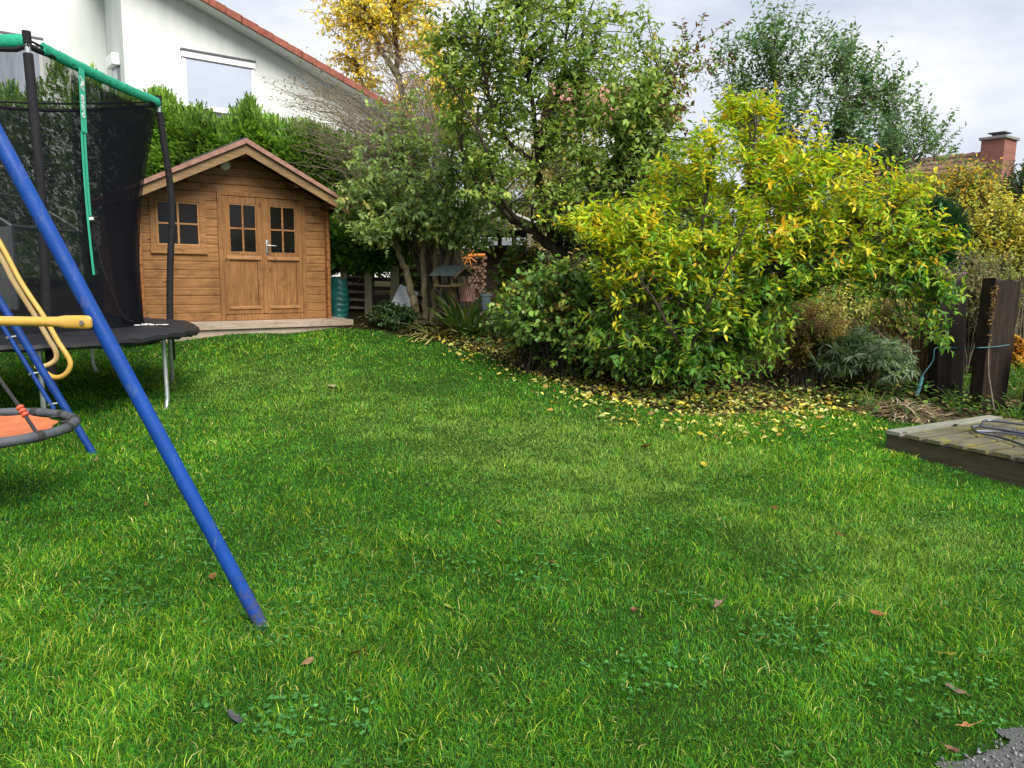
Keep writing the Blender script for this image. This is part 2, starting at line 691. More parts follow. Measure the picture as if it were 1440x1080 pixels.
# gravel path corner
gxx, gyy = np.meshgrid(np.arange(.9, 3.3, .009), np.arange(-.4, 2.9, .009))
gcell = inpoly(gxx[:-1, :-1] + .004 + (vnoise(gxx[:-1, :-1], gyy[:-1, :-1], .09, 31) - .5) * .11, gyy[:-1, :-1] + .004 + (vnoise(gxx[:-1, :-1], gyy[:-1, :-1], .05, 32) - .5) * .06, GRAV)
GRAVM = mottled('gravel_grit', (.035, .035, .037), (.15, .15, .16), 130, .9, .9, 160)
gzz = gz(gxx, gyy) + .012
gw = gxx.shape[1]
gi = np.argwhere(gcell)
g0_ = gi[:, 0] * gw + gi[:, 1]
tag(np_mesh('gravel_path', np.stack([gxx, gyy, gzz], -1).reshape(-1, 3), np.stack([g0_, g0_ + 1, g0_ + gw + 1, g0_ + gw], 1), None, None, GRAVM, smooth=True), kind='structure')
# loose stones
ng = 5200
q = np.stack([rng.uniform(.8, 2.6, ng * 3), rng.uniform(.9, 3.0, ng * 3)], 1)
q = q[inpoly(q[:, 0] + rng.normal(0, .02, len(q)), q[:, 1] + rng.normal(0, .02, len(q)), GRAV)][:ng]
oc = np.array([[1, 0, 0], [0, 1, 0], [-1, 0, 0], [0, -1, 0], [0, 0, 1], [0, 0, -1]], float)
of = np.array([[0, 1, 4], [1, 2, 4], [2, 3, 4], [3, 0, 4], [1, 0, 5], [2, 1, 5], [3, 2, 5], [0, 3, 5]])
sv = oc[None] * (rng.uniform(.003, .009, (len(q), 1, 1)) * rng.uniform(.6, 1.3, (len(q), 1, 3))) + rng.normal(0, .0012, (len(q), 6, 3))
an = rng.random(len(q)) * 6.28
rx = sv[..., 0] * np.cos(an)[:, None] - sv[..., 1] * np.sin(an)[:, None]
ry = sv[..., 0] * np.sin(an)[:, None] + sv[..., 1] * np.cos(an)[:, None]
sv = np.stack([rx + q[:, :1], ry + q[:, 1:2], sv[..., 2] + (gz(q[:, 0], q[:, 1]) + .014)[:, None]], -1)
scol = np.repeat(rng.uniform(.04, .26, (len(q), 1)) * np.array([[1, 1, 1.03]]), 6, 0)
st_m = leafmat('grit_stone', 0, .9, .2)
tag(np_mesh('gravel', sv.reshape(-1, 3), None, (np.arange(len(q))[:, None, None] * 6 + of).reshape(-1, 3), scol, st_m),
    'grey gravel grit at the lawn corner', 'gravel', kind='stuff')

# ================================================================== grass
NB = 1000000
yy = (1.05 ** .4 + rng.random(NB) * (13.2 ** .4 - 1.05 ** .4)) ** 2.5
xx = rng.uniform(-1, 1, NB) * (.86 * yy + .5)
ok = inpoly(xx, yy, LAWN) & ~inpoly(xx, yy, PLAT)
# ragged edge over the gravel
ing = inpoly(xx + rng.normal(0, .045, NB) + (vnoise(xx, yy, .09, 31) - .5) * .11, yy + rng.normal(0, .04, NB), GRAV)
ok &= ~ing
# thin out under the shrubs
can = inpoly(xx, yy + .12 * rng.normal(size=NB), CANOPY)
ok &= ~(can & (rng.random(NB) < .93))
xx, yy = xx[ok], yy[ok]
n = len(xx)
n1_ = vnoise(xx, yy, .55, 1)
n2_ = vnoise(xx, yy, .16, 2)
n3_ = vnoise(xx, yy, 1.7, 5)
n4_ = vnoise(xx, yy, .30, 8)
tuft = rng.random(n) < .14 + .25 * (n2_ > .72)
hgtb = (.017 + .022 * n1_ * n3_ * 1.5 + .022 * n2_ * n4_ + np.where(tuft, .020 * n1_ + .008, 0)) * np.clip(.62 + .10 * yy, 0, 1) * rng.uniform(.5, 1.35, n)
wid = (.0012 + .00060 * yy) * rng.uniform(.7, 1.4, n)
ang = rng.random(n) * 6.283
flow = vnoise(xx, yy, .35, 6) * 12.0
lx = np.cos(ang) + np.cos(flow) * .5
ly = np.sin(ang) + np.sin(flow) * .5
lean = rng.uniform(.15, 1.3, n) * hgtb
ln_ = np.sqrt(lx * lx + ly * ly) + 1e-6
lx, ly = lx / ln_, ly / ln_
ang2 = rng.random(n) * 6.283
wx, wy = np.cos(ang2), np.sin(ang2)
base = np.stack([xx, yy, gz(xx, yy) - .006], 1)
wv = np.stack([wx, wy, np.zeros(n)], 1) * (wid / 2)[:, None]
ld = np.stack([lx, ly, np.zeros(n)], 1)
up = np.array([0, 0, 1.])
bv = np.empty((n, 5, 3), np.float32)
bv[:, 0] = base - wv
bv[:, 1] = base + wv
midp = base + ld * (lean * .38)[:, None] + up * (hgtb * .66)[:, None]
bv[:, 2] = midp + wv * .85
bv[:, 3] = midp - wv * .85
bv[:, 4] = base + ld * (lean * 1.15)[:, None] + up * (hgtb * (1.0 - .25 * rng.random(n)))[:, None]
i5 = np.arange(n)[:, None] * 5
gcols = np.array([[.026, .135, .008], [.060, .235, .010], [.15, .30, .014], [.30, .39, .03], [.45, .42, .13], [.034, .165, .030]])
pw = np.stack([.30 + .8 * (1 - n3_) * (1 - n1_), .34 + 0 * n1_, .22 * (.3 + 1.4 * n4_), .11 * (n1_ * n3_ * 2.6), .028 * (n2_ * n1_ * 4) ** 1.0, .14 + .3 * (1 - n1_)], 1)
pw /= pw.sum(1, keepdims=True)
kk = (rng.random((n, 1)) > np.cumsum(pw, 1)).sum(1).clip(0, 5)
n5_ = vnoise(xx, yy, .8, 12)
pale = np.zeros(n)
for px, py, rad, am in ((800, 640, .95, 1.1), (600, 600, .8, .8), (350, 535, 1.0, .7), (1180, 780, .55, .6), (480, 560, .8, .6), (1350, 760, .5, .7), (820, 735, .4, .5), (900, 640, .8, .8),
                        (470, 735, .5, -.8), (560, 800, .35, -.8), (230, 800, .5, -.7), (900, 790, .35, -.6), (700, 900, .25, -.5), (1390, 640, .6, -.4)):
    g = G(px, py)
    pale += am * np.exp(-((xx - g[0]) ** 2 + ((yy - g[1]) * .8) ** 2) / rad ** 2)
pale = np.clip(pale * (.6 + .8 * n4_), -1, 1)
bc = gcols[kk] * np.exp(rng.normal(0, .26, (n, 1))) * (.92 + .36 * n4_ + .32 * n5_ + .1 * n3_)[:, None] * np.array([1.08, 1.0, 1.1])
t_ = (np.clip(pale, 0, 1) * np.clip(.25 + 1.1 * vnoise(xx, yy, .11, 21) * vnoise(xx, yy, .4, 22) * 1.6, 0, 1))[:, None] * .62
bc = bc * (1 - t_) + np.array([.30, .42, .09]) * np.exp(rng.normal(0, .2, (n, 1))) * t_
bc *= (1 + .38 * np.clip(pale, -1, 0))[:, None]
tag(np_mesh('grass', bv.reshape(-1, 3), i5 + np.array([[0, 1, 2, 3]]), i5 + np.array([[3, 2, 4]]), np.repeat(bc, 5, 0), GRASSM),
    'short green lawn grass with yellowish patches', 'grass', kind='stuff')

# clover and small broad weeds in the lawn
nc = 9000
cy = np.exp(rng.uniform(math.log(1.3), math.log(6), nc))
cx = rng.uniform(-.85, .85, nc) * cy
okc = (vnoise(cx, cy, .35, 9) + .3 * vnoise(cx, cy, .08, 2) > .74) & inpoly(cx, cy, LAWN) & ~inpoly(cx, cy, GRAV) & ~inpoly(cx, cy, PLAT)
cx, cy = cx[okc], cy[okc]
nc = len(cx)
stem = np.stack([cx, cy, gz(cx, cy) + rng.uniform(.015, .045, nc)], 1)
a0 = rng.random(nc) * 6.28
pos = np.repeat(stem, 3, 0)
aa = np.repeat(a0, 3) + np.tile([0, 2.094, 4.189], nc)
ax = np.stack([np.cos(aa), np.sin(aa), rng.uniform(-.1, .35, nc * 3)], 1)
upv = np.tile([0, 0, 1.], (nc * 3, 1)) + rng.normal(0, .15, (nc * 3, 3))
Lc = np.repeat(rng.uniform(.007, .016, nc), 3)
v, q_ = leaves_np(pos, ax, upv, Lc, Lc * 1.05, .12, .05)
cc = np.array([[.07, .24, .06]]) * np.exp(rng.normal(0, .25, (nc * 3, 1)))
wy_ = np.exp(rng.uniform(math.log(1.6), math.log(5), 75))
wx_ = rng.uniform(-.7, .7, 75) * wy_
okw = inpoly(wx_, wy_, LAWN) & ~inpoly(wx_, wy_, GRAV) & ~inpoly(wx_, wy_, PLAT)
g1, g2 = G(1300, 1062), G(1240, 985)
wx_, wy_ = np.append(wx_[okw], [g1[0], g2[0]]), np.append(wy_[okw], [g1[1], g2[1]])
nw = len(wx_)
wp = np.repeat(np.stack([wx_, wy_, gz(wx_, wy_) + .006], 1), 7, 0) + rng.normal(0, .008, (nw * 7, 3)) * np.array([1, 1, .2])
aw = np.repeat(rng.random(nw) * 6.28, 7) + np.tile(np.arange(7) * .897, nw) + rng.normal(0, .55, nw * 7)
axw = np.stack([np.cos(aw), np.sin(aw), rng.uniform(.15, .6, nw * 7)], 1)
Lw_ = np.repeat(rng.uniform(.02, .042, nw), 7) * rng.uniform(.3, 1.3, nw * 7)
v2_, q2_ = leaves_np(wp, axw, np.tile([0, 0, 1.], (nw * 7, 1)) + rng.normal(0, .2, (nw * 7, 3)), Lw_, Lw_ * .45, .3, .35)
q_ = np.concatenate([q_, q2_ + len(v)])
v = np.concatenate([v, v2_])
cc = np.concatenate([cc, np.array([[.07, .21, .04]]) * np.exp(rng.normal(0, .2, (nw * 7, 1)))])
tag(np_mesh('clover', v, q_, None, np.repeat(cc, 6, 0), GRASSM), 'small clover and broad weed leaves growing in patches in the lawn', 'clover', kind='stuff')

# ================================================================== leaf litter under the shrubs
LIT = [G(*p) for p in ((560, 474), (610, 482), (650, 496), (700, 518), (760, 556), (830, 582), (910, 606), (1000, 622), (1080, 618), (1160, 610), (1230, 600),
                       (1225, 575), (1140, 545), (1000, 540), (880, 525), (760, 480), (660, 462))]
LITP = [(p[0], p[1]) for p in LIT]
n = 9000
lx = rng.uniform(-2.2, 4.2, n * 4)
ly = rng.uniform(5.5, 12.5, n * 4)
core = [tuple(G(*p)[:2]) for p in ((550, 468), (620, 484), (690, 504), (780, 540), (880, 570), (1000, 590), (1100, 590), (1200, 585), (1140, 555), (1000, 545), (860, 530), (740, 490))]
inl = inpoly(lx + rng.normal(0, .22, n * 4), ly + rng.normal(0, .18, n * 4), LITP)
inc = inpoly(lx + rng.normal(0, .1, n * 4), ly + rng.normal(0, .1, n * 4), core)
keep = inl & (rng.random(n * 4) < np.where(inc, .52, .20))
lx, ly = lx[keep][:n], ly[keep][:n]
n = len(lx)
pos = np.stack([lx, ly, gz(lx, ly) + rng.uniform(.010, .045, n)], 1)
an = rng.random(n) * 6.28
ax = np.stack([np.cos(an), np.sin(an), rng.normal(0, .22, n)], 1)
upv = np.array([0, 0, 1.]) + rng.normal(0, .5, (n, 3))
Ls = rng.uniform(.025, .078, n)
v, q_ = leaves_np(pos, ax, upv, Ls, Ls * rng.uniform(.35, .8, n), .45, .32)
lc = palette([[.52, .48, .12], [.56, .46, .05], [.34, .38, .10], [.36, .22, .05], [.16, .10, .04], [.60, .56, .25]], [4, 3.4, 3, 1.2, 1.4, 1.2])(np.zeros((n, 3)), 1)
tag(np_mesh('leaf_litter', v, q_, None, np.repeat(lc, 6, 0), DRYM), 'scattered yellow fallen leaves on lawn edge and soil', 'fallen leaves', kind='stuff')
# a darker layer of rotted litter on the bed soil
n = 9000
lx = rng.uniform(-2.5, 7, n * 3)
ly = rng.uniform(7, 16, n * 3)
keep = ~inpoly(lx, ly, LAWN) & ~inpoly(lx, ly, FARLAWN)
lx, ly = lx[keep][:n], ly[keep][:n]
n = len(lx)
pos = np.stack([lx, ly, gz(lx, ly) + rng.uniform(.004, .03, n)], 1)
an = rng.random(n) * 6.28
ax = np.stack([np.cos(an), np.sin(an), rng.normal(0, .2, n)], 1)
Ls = rng.uniform(.04, .1, n)
v, q_ = leaves_np(pos, ax, np.array([0, 0, 1.]) + rng.normal(0, .4, (n, 3)), Ls, Ls * .55, .3, .25)
lc = palette([[.10, .07, .035], [.17, .12, .06], [.06, .045, .025], [.25, .2, .08]], [4, 3, 3, 1])(np.zeros((n, 3)), 1)
tag(np_mesh('soil_debris', v, q_, None, np.repeat(lc, 6, 0), DRYM), 'dark rotting leaf debris on the bed soil', 'leaf debris', kind='stuff')

# ================================================================== garden shed
A38 = R(38)
UX = np.array([math.cos(A38), math.sin(A38), 0])
UN = np.array([math.sin(A38), -math.cos(A38), 0])


def onplane(px, py, o, off=0.0):
    """local (x, z) where the pixel's ray meets the plane through o facing UN, moved off along UN"""
    d = ray(px, py)
    q0 = np.array(o) + UN * off
    t = np.dot(q0 - CAM, UN) / np.dot(d, UN)
    q = CAM + d * t - np.array(o)
    return float(np.dot(q, UX)), float(q[2])


WX = wood('shed_boards_honey', (.40, .215, .088), (.285, .138, .05), (.115, .052, .02), 'x', stainamt=.55, stain=(.12, .055, .02))
WZ = wood('shed_upright_honey', (.37, .195, .078), (.26, .122, .043), (.11, .048, .018), 'z', stainamt=.5, stain=(.12, .055, .02))
WY = wood('shed_log_ends', (.42, .20, .075), (.30, .12, .04), (.15, .06, .02), 'y')
WB = wood('barge_board_wood', (.34, .22, .11), (.24, .145, .065), (.12, .075, .035), 'x', stainamt=.35, stain=(.10, .09, .05))
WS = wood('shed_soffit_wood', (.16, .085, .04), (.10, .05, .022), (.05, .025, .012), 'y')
SLABM = wood('grey_plank', (.50, .42, .34), (.40, .32, .25), (.22, .17, .13), 'x', stainamt=.4, stain=(.15, .12, .09))
ROOFT = mottled('reddish_roof_felt', (.22, .11, .085), (.38, .22, .17), 9, .9, .6, 120, spec=.2)
DARKM = mottled('dark_ridge_strip', (.03, .03, .032), (.07, .07, .07), 12, .6, .1)
STEEL = mottled('brushed_metal', (.45, .45, .46), (.6, .6, .6), 20, .35, .0, metallic=1)
m, nt, b = newmat('dark_window_glass')
b.inputs['Base Color'].default_value = (.008, .008, .008, 1)
b.inputs['Roughness'].default_value = .08
b.inputs['Specular IOR Level'].default_value = .22
bump(nt, b, noise(nt, 3, 2, .5), .02, .01)
DGLASS = m

PR = P(462, 447, 12.117)
SHED = empty('garden_shed', tuple(PR), 'brown wooden garden shed with double doors and a reddish gable roof', 'shed', rz=A38)
BH = .1205
WL = -2.72
RX, RZ_ = -1.36, 2.50
SL = .487


def roofz(x):
    return RZ_ - SL * abs(x - RX)


OPEN = [(-1.64, -.37, .0, 1.82), (-2.54, -1.83, .99, 1.69)]
mb = MB()
i = 0
z = 0.0
while z < RZ_ - .12:
    z1 = z + BH
    segs = [(WL - (.05 if True else 0), .05)]
    if z1 > roofz(.05) - .10:
        hw0 = max((RZ_ - .10 - z) / SL, .03)
        hw1 = max((RZ_ - .10 - z1) / SL, .02)
    else:
        hw0 = hw1 = 9
    out = []
    for (a0, a1) in segs:
        cur = [(a0, a1)]
        for (o0, o1, oz0, oz1) in OPEN:
            if z1 > oz0 + .02 and z < oz1 - .02:
                nc_ = []
                for (c0, c1) in cur:
                    if o1 <= c0 or o0 >= c1:
                        nc_.append((c0, c1))
                    else:
                        if o0 > c0:
                            nc_.append((c0, o0))
                        if o1 < c1:
                            nc_.append((o1, c1))
                cur = nc_
        out += cur
    jy = rnd.uniform(-.002, .002)
    for (c0, c1) in out:
        l0, r0 = max(c0, RX - hw0), min(c1, RX + hw0)
        l1, r1 = max(c0, RX - hw1), min(c1, RX + hw1)
        if r0 - l0 < .02:
            continue
        g = .007
        prof = [(.001 + jy, z + .003), (-.001 + jy, z + .02), (-.001 + jy, z1 - .02), (.001 + jy, z1 - .010), (.012, z1 - .001), (.04, z1 - .001), (.04, z + .001), (.015, z + .0005)]
        lf = lambda zz: l0 + (l1 - l0) * (zz - z) / BH
        rf = lambda zz: r0 + (r1 - r0) * (zz - z) / BH
        vs = [(lf(p[1]), p[0], p[1]) for p in prof] + [(rf(p[1]), p[0], p[1]) for p in prof]
        k = len(prof)
        mb.add(vs, [tuple(range(k)), tuple(range(2 * k - 1, k - 1, -1))] + [(a, k + a, k + (a + 1) % k, (a + 1) % k) for a in range(k)])
    z = z1
mb.build('front_wall', WX, SHED)
for xs in (0, WL):
    mb = MB()
    z = -BH / 2
    while z < 1.60:
        za = max(z, .001)
        x0, x1 = (xs - .042, xs - .002) if xs == 0 else (xs + .002, xs + .042)
        mb.box(x0, x1, -.085 + rnd.uniform(-.012, .012), 2.45, za + .002, z + BH - .004, 0, b=.004)
        z += BH
    mb.build('side_wall', WY, SHED)
mb = MB()
mb.prism([(WL + .05, 0), (-.05, 0), (-.05, roofz(-.05) - .12), (RX, RZ_ - .12), (WL + .05, roofz(WL + .05) - .12)], 'y', 2.40, 2.44)
mb.build('back_wall', WX, SHED)
# roof
OV, OE = -.42, 1.56
roof = MB()
for s in (-1, 1):
    x0, x1 = RX, RX + s * OE
    z0, z1 = RZ_, RZ_ - SL * OE
    roof.prism([(x0, z0 - .075), (x1, z1 - .075), (x1, z1 - .045), (x0, z0 - .045)], 'y', OV + .026, 2.7, 1)
    nrow = 9
    for r_ in range(nrow):
        fa, fb = r_ / nrow, (r_ + 1) / nrow
        xa, xb = x0 + (x1 - x0) * fa, x0 + (x1 - x0) * fb + s * .015
        za, zb = z0 + (z1 - z0) * fa, z0 + (z1 - z0) * fb - .006
        roof.prism([(xa, za - .044), (xb, zb - .040), (xb, zb - .012), (xa, za - .030)], 'y', OV - .02, 2.72, 0)
roof_o = roof.build('roof', [ROOFT, WS], SHED)
for s in (-1, 1):
    mb = MB()
    xe = RX + s * (OE + .02)
    mb.prism([(RX, RZ_ - .045), (xe, roofz(xe) - .045), (xe, roofz(xe) + .012), (RX, RZ_ + .022)], 'y', OV - .045, OV - .021)
    mb.build('verge_strip', ROOFT, roof_o)
    mb = MB()
    x1 = RX + s * (OE - .02)
    z1 = roofz(x1)
    mb.prism([(RX, RZ_ - .046), (x1, z1 - .046), (x1, z1 - .175), (RX, RZ_ - .18)], 'y', OV, OV + .024)
    mb.build('barge_board', WB, roof_o)
    mb = MB()
    mb.prism([(x1 - s * .03, z1 - .076), (x1, z1 - .09), (x1, z1 - .14), (x1 - s * .03, z1 - .13)], 'y', OV + .03, 2.7)
    mb.build('eave_board', WS, roof_o)
mb = MB()
mb.tube([(RX, OV - .03, RZ_ + .006), (RX, 2.73, RZ_ - .03)], .030, 12, 0)
mb.build('ridge_cap', DARKM, roof_o, smooth=True)
# purlin ends under the front overhang
for x_, dz in ((-.06, .11), (WL + .06, .11), (RX, .11), (RX - .75, .11), (RX + .75, .11)):
    mb = MB()
    mb.box(x_ - .035, x_ + .035, OV + .05, .0, roofz(x_) - dz - .10, roofz(x_) - dz, 0)
    mb.build('purlin', WS, SHED)
# base
mb = MB()
mb.box(-3.05, .26, -.34, -.10, -.10, -.012, 0, b=.006)
mb.box(-3.05, .24, -.098, 2.5, -.10, -.002, 0)
mb.box(-3.02, .22, -.30, -.12, -.24, -.102, 0)
mb.build('base', SLABM, SHED)
# gable light
lx_, lz_ = onplane(317, 232, PR, .03)
mb = MB()
mb.tube([(lx_, -.001, lz_), (lx_, -.03, lz_), (lx_, -.05, lz_)], [.075, .07, .04], 16, 0, flat=None)
mb.build('gable_lamp', mottled('white_plastic', (.62, .62, .58), (.7, .7, .66), 20, .4, 0), SHED, smooth=True)
# doors
mb = MB()
mb.box(-1.655, -1.595, -.024, .03, .0, 1.835, 0, b=.004)
mb.box(-.415, -.355, -.024, .03, .0, 1.835, 0, b=.004)
mb.box(-1.593, -.417, -.0235, .03, 1.775, 1.833, 0, b=.004)
mb.box(-1.593, -.417, -.040, .03, .002, .085, 0, b=.004)
mb.build('door_frame', WZ, SHED)


def door(x0, x1, handle):
    zb, zt = .092, 1.768
    d = MB()
    st = .092
    d.box(x0, x0 + st, -.018, .02, zb, zt, 0, b=.004)
    d.box(x1 - st, x1, -.018, .02, zb, zt, 0, b=.004)
    d.box(x0 + st + .001, x1 - st - .001, -.0165, .02, zt - .10, zt - .001, 0, b=.003)
    d.box(x0 + st + .001, x1 - st - .001, -.0165, .02, .885, .975, 0, b=.003)
    d.box(x0 + st + .001, x1 - st - .001, -.0165, .02, zb + .001, zb + .10, 0, b=.003)
    o = d.build('door', WZ, SHED)
    pn = MB()
    a, e = x0 + st + .002, x1 - st - .002
    for k in range(4):
        pn.box(a + (e - a) * k / 4 + .001, a + (e - a) * (k + 1) / 4 - .001, -.004 + rnd.uniform(-.001, .001), .016, zb + .101, .884, 0, b=.004)
    pn.build('panel', WZ, o)
    dr = MB()
    dr.prism([(-.0185, .905), (-.036, .892), (-.036, .878), (-.0185, .935)], 'x', x0 + .045, x1 - .045)
    dr.build('drip_rail', WX, o)
    dr = MB()
    dr.prism([(-.0185, zb + .095), (-.034, zb + .085), (-.034, zb + .072), (-.0185, zb + .12)], 'x', x0 + .06, x1 - .06)
    dr.build('drip_rail', WX, o)
    g = MB()
    g.box(a, e, .002, .006, .976, zt - .101, 0)
    g.build('pane', DGLASS, o)
    mu = MB()
    xm = (a + e) / 2
    zm = (.976 + zt - .101) / 2
    mu.box(xm - .013, xm + .013, -.014, .0015, .977, zt - .102, 0, b=.003)
    mu.box(a + .001, xm - .0135, -.0125, .0015, zm - .012, zm + .012, 0, b=.003)
    mu.box(xm + .0135, e - .001, -.0125, .0015, zm - .012, zm + .012, 0, b=.003)
    for (p0, p1, q0, q1) in ((a, e, .977, .992), (a, e, zt - .117, zt - .102)):
        mu.box(p0 + .016, p1 - .016, -.011, .0015, q0, q1, 0)
    mu.box(a + .0005, a + .0155, -.0115, .0015, .9775, zt - .1025, 0)
    mu.box(e - .0155, e - .0005, -.0115, .0015, .9775, zt - .1025, 0)
    mu.build('muntin', WX, o)
    if handle:
        hb = MB()
        hx = x0 + .05
        hb.box(hx - .02, hx + .02, -.024, -.0185, .96, 1.17, 0, b=.002)
        hb.tube([(hx, -.02, 1.09), (hx, -.062, 1.09), (hx + .03, -.066, 1.09), (hx + .12, -.064, 1.087)], .009, 10)
        hb.tube([(hx, -.0245, 1.0), (hx, -.028, 1.0)], .011, 10)
        hb.build('handle', STEEL, o, smooth=True)
    return o


door(-1.593, -1.008, False)
door(-1.002, -.417, True)
mb = MB()
mb.box(-1.03, -.985, -.030, -.0185, .10, 1.76, 0, b=.003)
mb.build('cover_strip', WZ, SHED)
# window
wr = MB()
x0, x1, z0, z1 = -2.55, -1.82, .985, 1.73
cs = .085
wr.box(x0, x0 + cs, -.022, .03, z0, z1, 0, b=.004)
wr.box(x1 - cs, x1, -.022, .03, z0, z1, 0, b=.004)
wr.box(x0 + cs + .001, x1 - cs - .001, -.0215, .03, z1 - cs, z1 - .001, 0, b=.004)
wr.box(x0 - .01, x1 + .012, -.036, -.0225, z0 - .045, z0 + .03, 0, b=.004)
wr.box(x0 + cs + .001, x1 - cs - .001, -.0215, .03, z0 + .001, z0 + .07, 0, b=.003)
wo = wr.build('window', WX, SHED)
a, e, c0, c1 = x0 + cs + .002, x1 - cs - .002, z0 + .072, z1 - cs - .002
mb = MB()
mb.box(a, e, .006, .010, c0, c1)
mb.build('pane', DGLASS, wo)
mu = MB()
LW = wood('light_sash', (.46, .26, .11), (.38, .20, .08), (.2, .1, .04), 'x')
for (p0, p1, q0, q1, dy) in ((a, e, c0, c0 + .02, 0), (a, e, c1 - .02, c1, 0), (a, a + .02, c0 + .021, c1 - .021, .001), (e - .02, e, c0 + .021, c1 - .021, .001),
                             ((a + e) / 2 - .013, (a + e) / 2 + .013, c0 + .021, c1 - .021, .0015)):
    mu.box(p0, p1, -.012 - dy, .0055, q0, q1)
zm = (c0 + c1) / 2
mu.box(a + .021, (a + e) / 2 - .014, -.0125, .0055, zm - .012, zm + .012)
mu.box((a + e) / 2 + .014, e - .021, -.0125, .0055, zm - .012, zm + .012)
mu.build('sash', LW, wo)

# ================================================================== white neighbour house
HC = P(177, 130, 16.73)
HO = (HC[0], HC[1], 0.0)
PLASTER = mottled('white_render', (.57, .60, .58), (.68, .70, .675), 2.2, .85, .35, 120, spec=.2, stretch=(1, 1, .2))
PLASTERG = mottled('grey_white_soffit', (.62, .66, .66), (.72, .75, .75), 2, .7, .1, 60, spec=.3)
TILE = mottled('red_clay_tile', (.19, .055, .035), (.32, .105, .065), 6, .75, .3, 50, spec=.3)
PVC = mottled('white_window_frame', (.78, .79, .80), (.83, .84, .85), 4, .35, 0)
m, nt, b = newmat('sky_reflecting_glass')
b.inputs['Base Color'].default_value = (.82, .86, .90, 1)
b.inputs['Metallic'].default_value = .92
b.inputs['Roughness'].default_value = .03
bump(nt, b, noise(nt, .8, 2, .5), .05, .02)
MGLASS = m
m, nt, b = newmat('curtained_glass')
c = ramp(nt, noise(nt, 3, 3, .6, stretch=(6, 1, .3)), [(.3, (.34, .39, .48)), (.7, (.54, .59, .68))])
nt.links.new(c, b.inputs['Base Color'])
b.inputs['Roughness'].default_value = .08
CGLASS = m
HOUSE = empty('white_house', HO, 'white rendered house with red verge tiles rising behind the conifer hedge', 'house', rz=A38)
pa, pb = onplane(255, 0, (HC[0], HC[1], 0)), onplane(452, 112, (HC[0], HC[1], 0))
hs = (pb[1] - pa[1]) / (pb[0] - pa[0])


def hz_(x):
    return pa[1] + hs * (x - pa[0])


RXH = -2.4
EX = 7.3
DP = 10.0
rl = lambda x: hz_(RXH + abs(x - RXH))
mb = MB()
mb.prism([(0, 0), (EX, 0), (EX, hz_(EX)), (0, hz_(0))], 'y', 0, DP)
mb.build('wall', PLASTER, HOUSE)
mb = MB()
mb.prism([(-9.4, 0), (-.002, 0), (-.002, hz_(0) - .002), (RXH, hz_(RXH) - .002), (-9.4, rl(-9.4) - .002)], 'y', 1.62, DP - .01)
mb.build('wall', PLASTER, HOUSE)
# roof: deck with soffit + verge tiles
mb = MB()
for (xa, xb, y0_) in ((-.45, EX + .55, -.5), (RXH, -.452, 1.3), (-10, RXH, 1.3)):
    za, zb = rl(xa), rl(xb)
    mb.prism([(xa, za + .003), (xb, zb + .003), (xb, zb + .12), (xa, za + .12)], 'y', y0_, DP + .4)
ro = mb.build('roof', PLASTERG, HOUSE)
mb = MB()
stp = .34
x = -.45
while x < EX + .6:
    xa, xb = x, x + stp + .03
    za, zb = hz_(xa) + .165, hz_(xb) + .150
    mb.prism([(xa, za - .155), (xb, zb - .13), (xb, zb + .025), (xa, za - .01)], 'y', -.56, -.30)
    mb.prism([(xa, za - .04), (xb, zb - .02), (xb, zb + .022), (xa, za - .012)], 'y', -.298, DP + .42)
    x += stp
mb.build('verge_tile', TILE, ro)


def hwin(name, x0, x1, z0, z1, y, pane):
    f = MB()
    t = .07
    f.box(x0, x0 + t, y - .03, y + .02, z0, z1 - .20)
    f.box(x1 - t, x1, y - .03, y + .02, z0, z1 - .20)
    f.box(x0 + t, x1 - t, y - .0295, y + .02, z0, z0 + t)
    o = f.build('window', PVC, HOUSE)
    s = MB()
    s.box(x0 - .02, x1 + .02, y - .05, y + .02, z1 - .198, z1 - .07, 0)
    s.build('shutter_box', PVC, o)
    s = MB()
    s.box(x0 - .03, x1 + .03, y - .075, y + .02, z1 - .066, z1 - .03, 0)
    s.box(x0 + .02, x1 - .02, y - .040, y - .031, z1 - .222, z1 - .199, 0)
    s.build('drip_rail', mottled('dark_grey_metal', (.06, .065, .07), (.12, .12, .13), 8, .5, 0), o)
    s = MB()
    s.box(x0 - .05, x1 + .05, y - .12, y + .02, z0 - .05, z0 - .012, 0, b=.006)
    s.build('sill', PVC, o)
    g = MB()
    g.box(x0 + t + .001, x1 - t - .001, y - .012, y - .004, z0 + t + .001, z1 - .224)
    g.build('pane', pane, o)
    return o


q0, q1 = onplane(255, 66, HO), onplane(359, 163, HO)
hwin('window', q0[0], q1[0], q1[1], q0[1], -.005, MGLASS)
q0, q1 = onplane(-95, 30, HO, -1.62), onplane(64, 140, HO, -1.62)
zt_ = onplane(64, 53, HO, -1.62)[1]
hwin('window', q0[0], q1[0], q1[1], zt_, 1.615, CGLASS)
# small side window with shutter box in the return wall
mb = MB()
zz = HC[2] + .45
mb.box(-.16, -.003, .35, 1.0, zz + .16, zz + .40, 0, b=.03)
mb.build('shutter_box', PVC, HOUSE)
mb = MB()
mb.box(-.05, -.003, .42, .95, zz - 1.0, zz + .158)
o = mb.build('window', mottled('dark_grey_frame', (.10, .11, .12), (.16, .17, .18), 8, .4, 0), HOUSE)
mb = MB()
mb.box(-.058, -.051, .48, .89, zz - .95, zz + .12)
mb.build('pane', CGLASS, o)

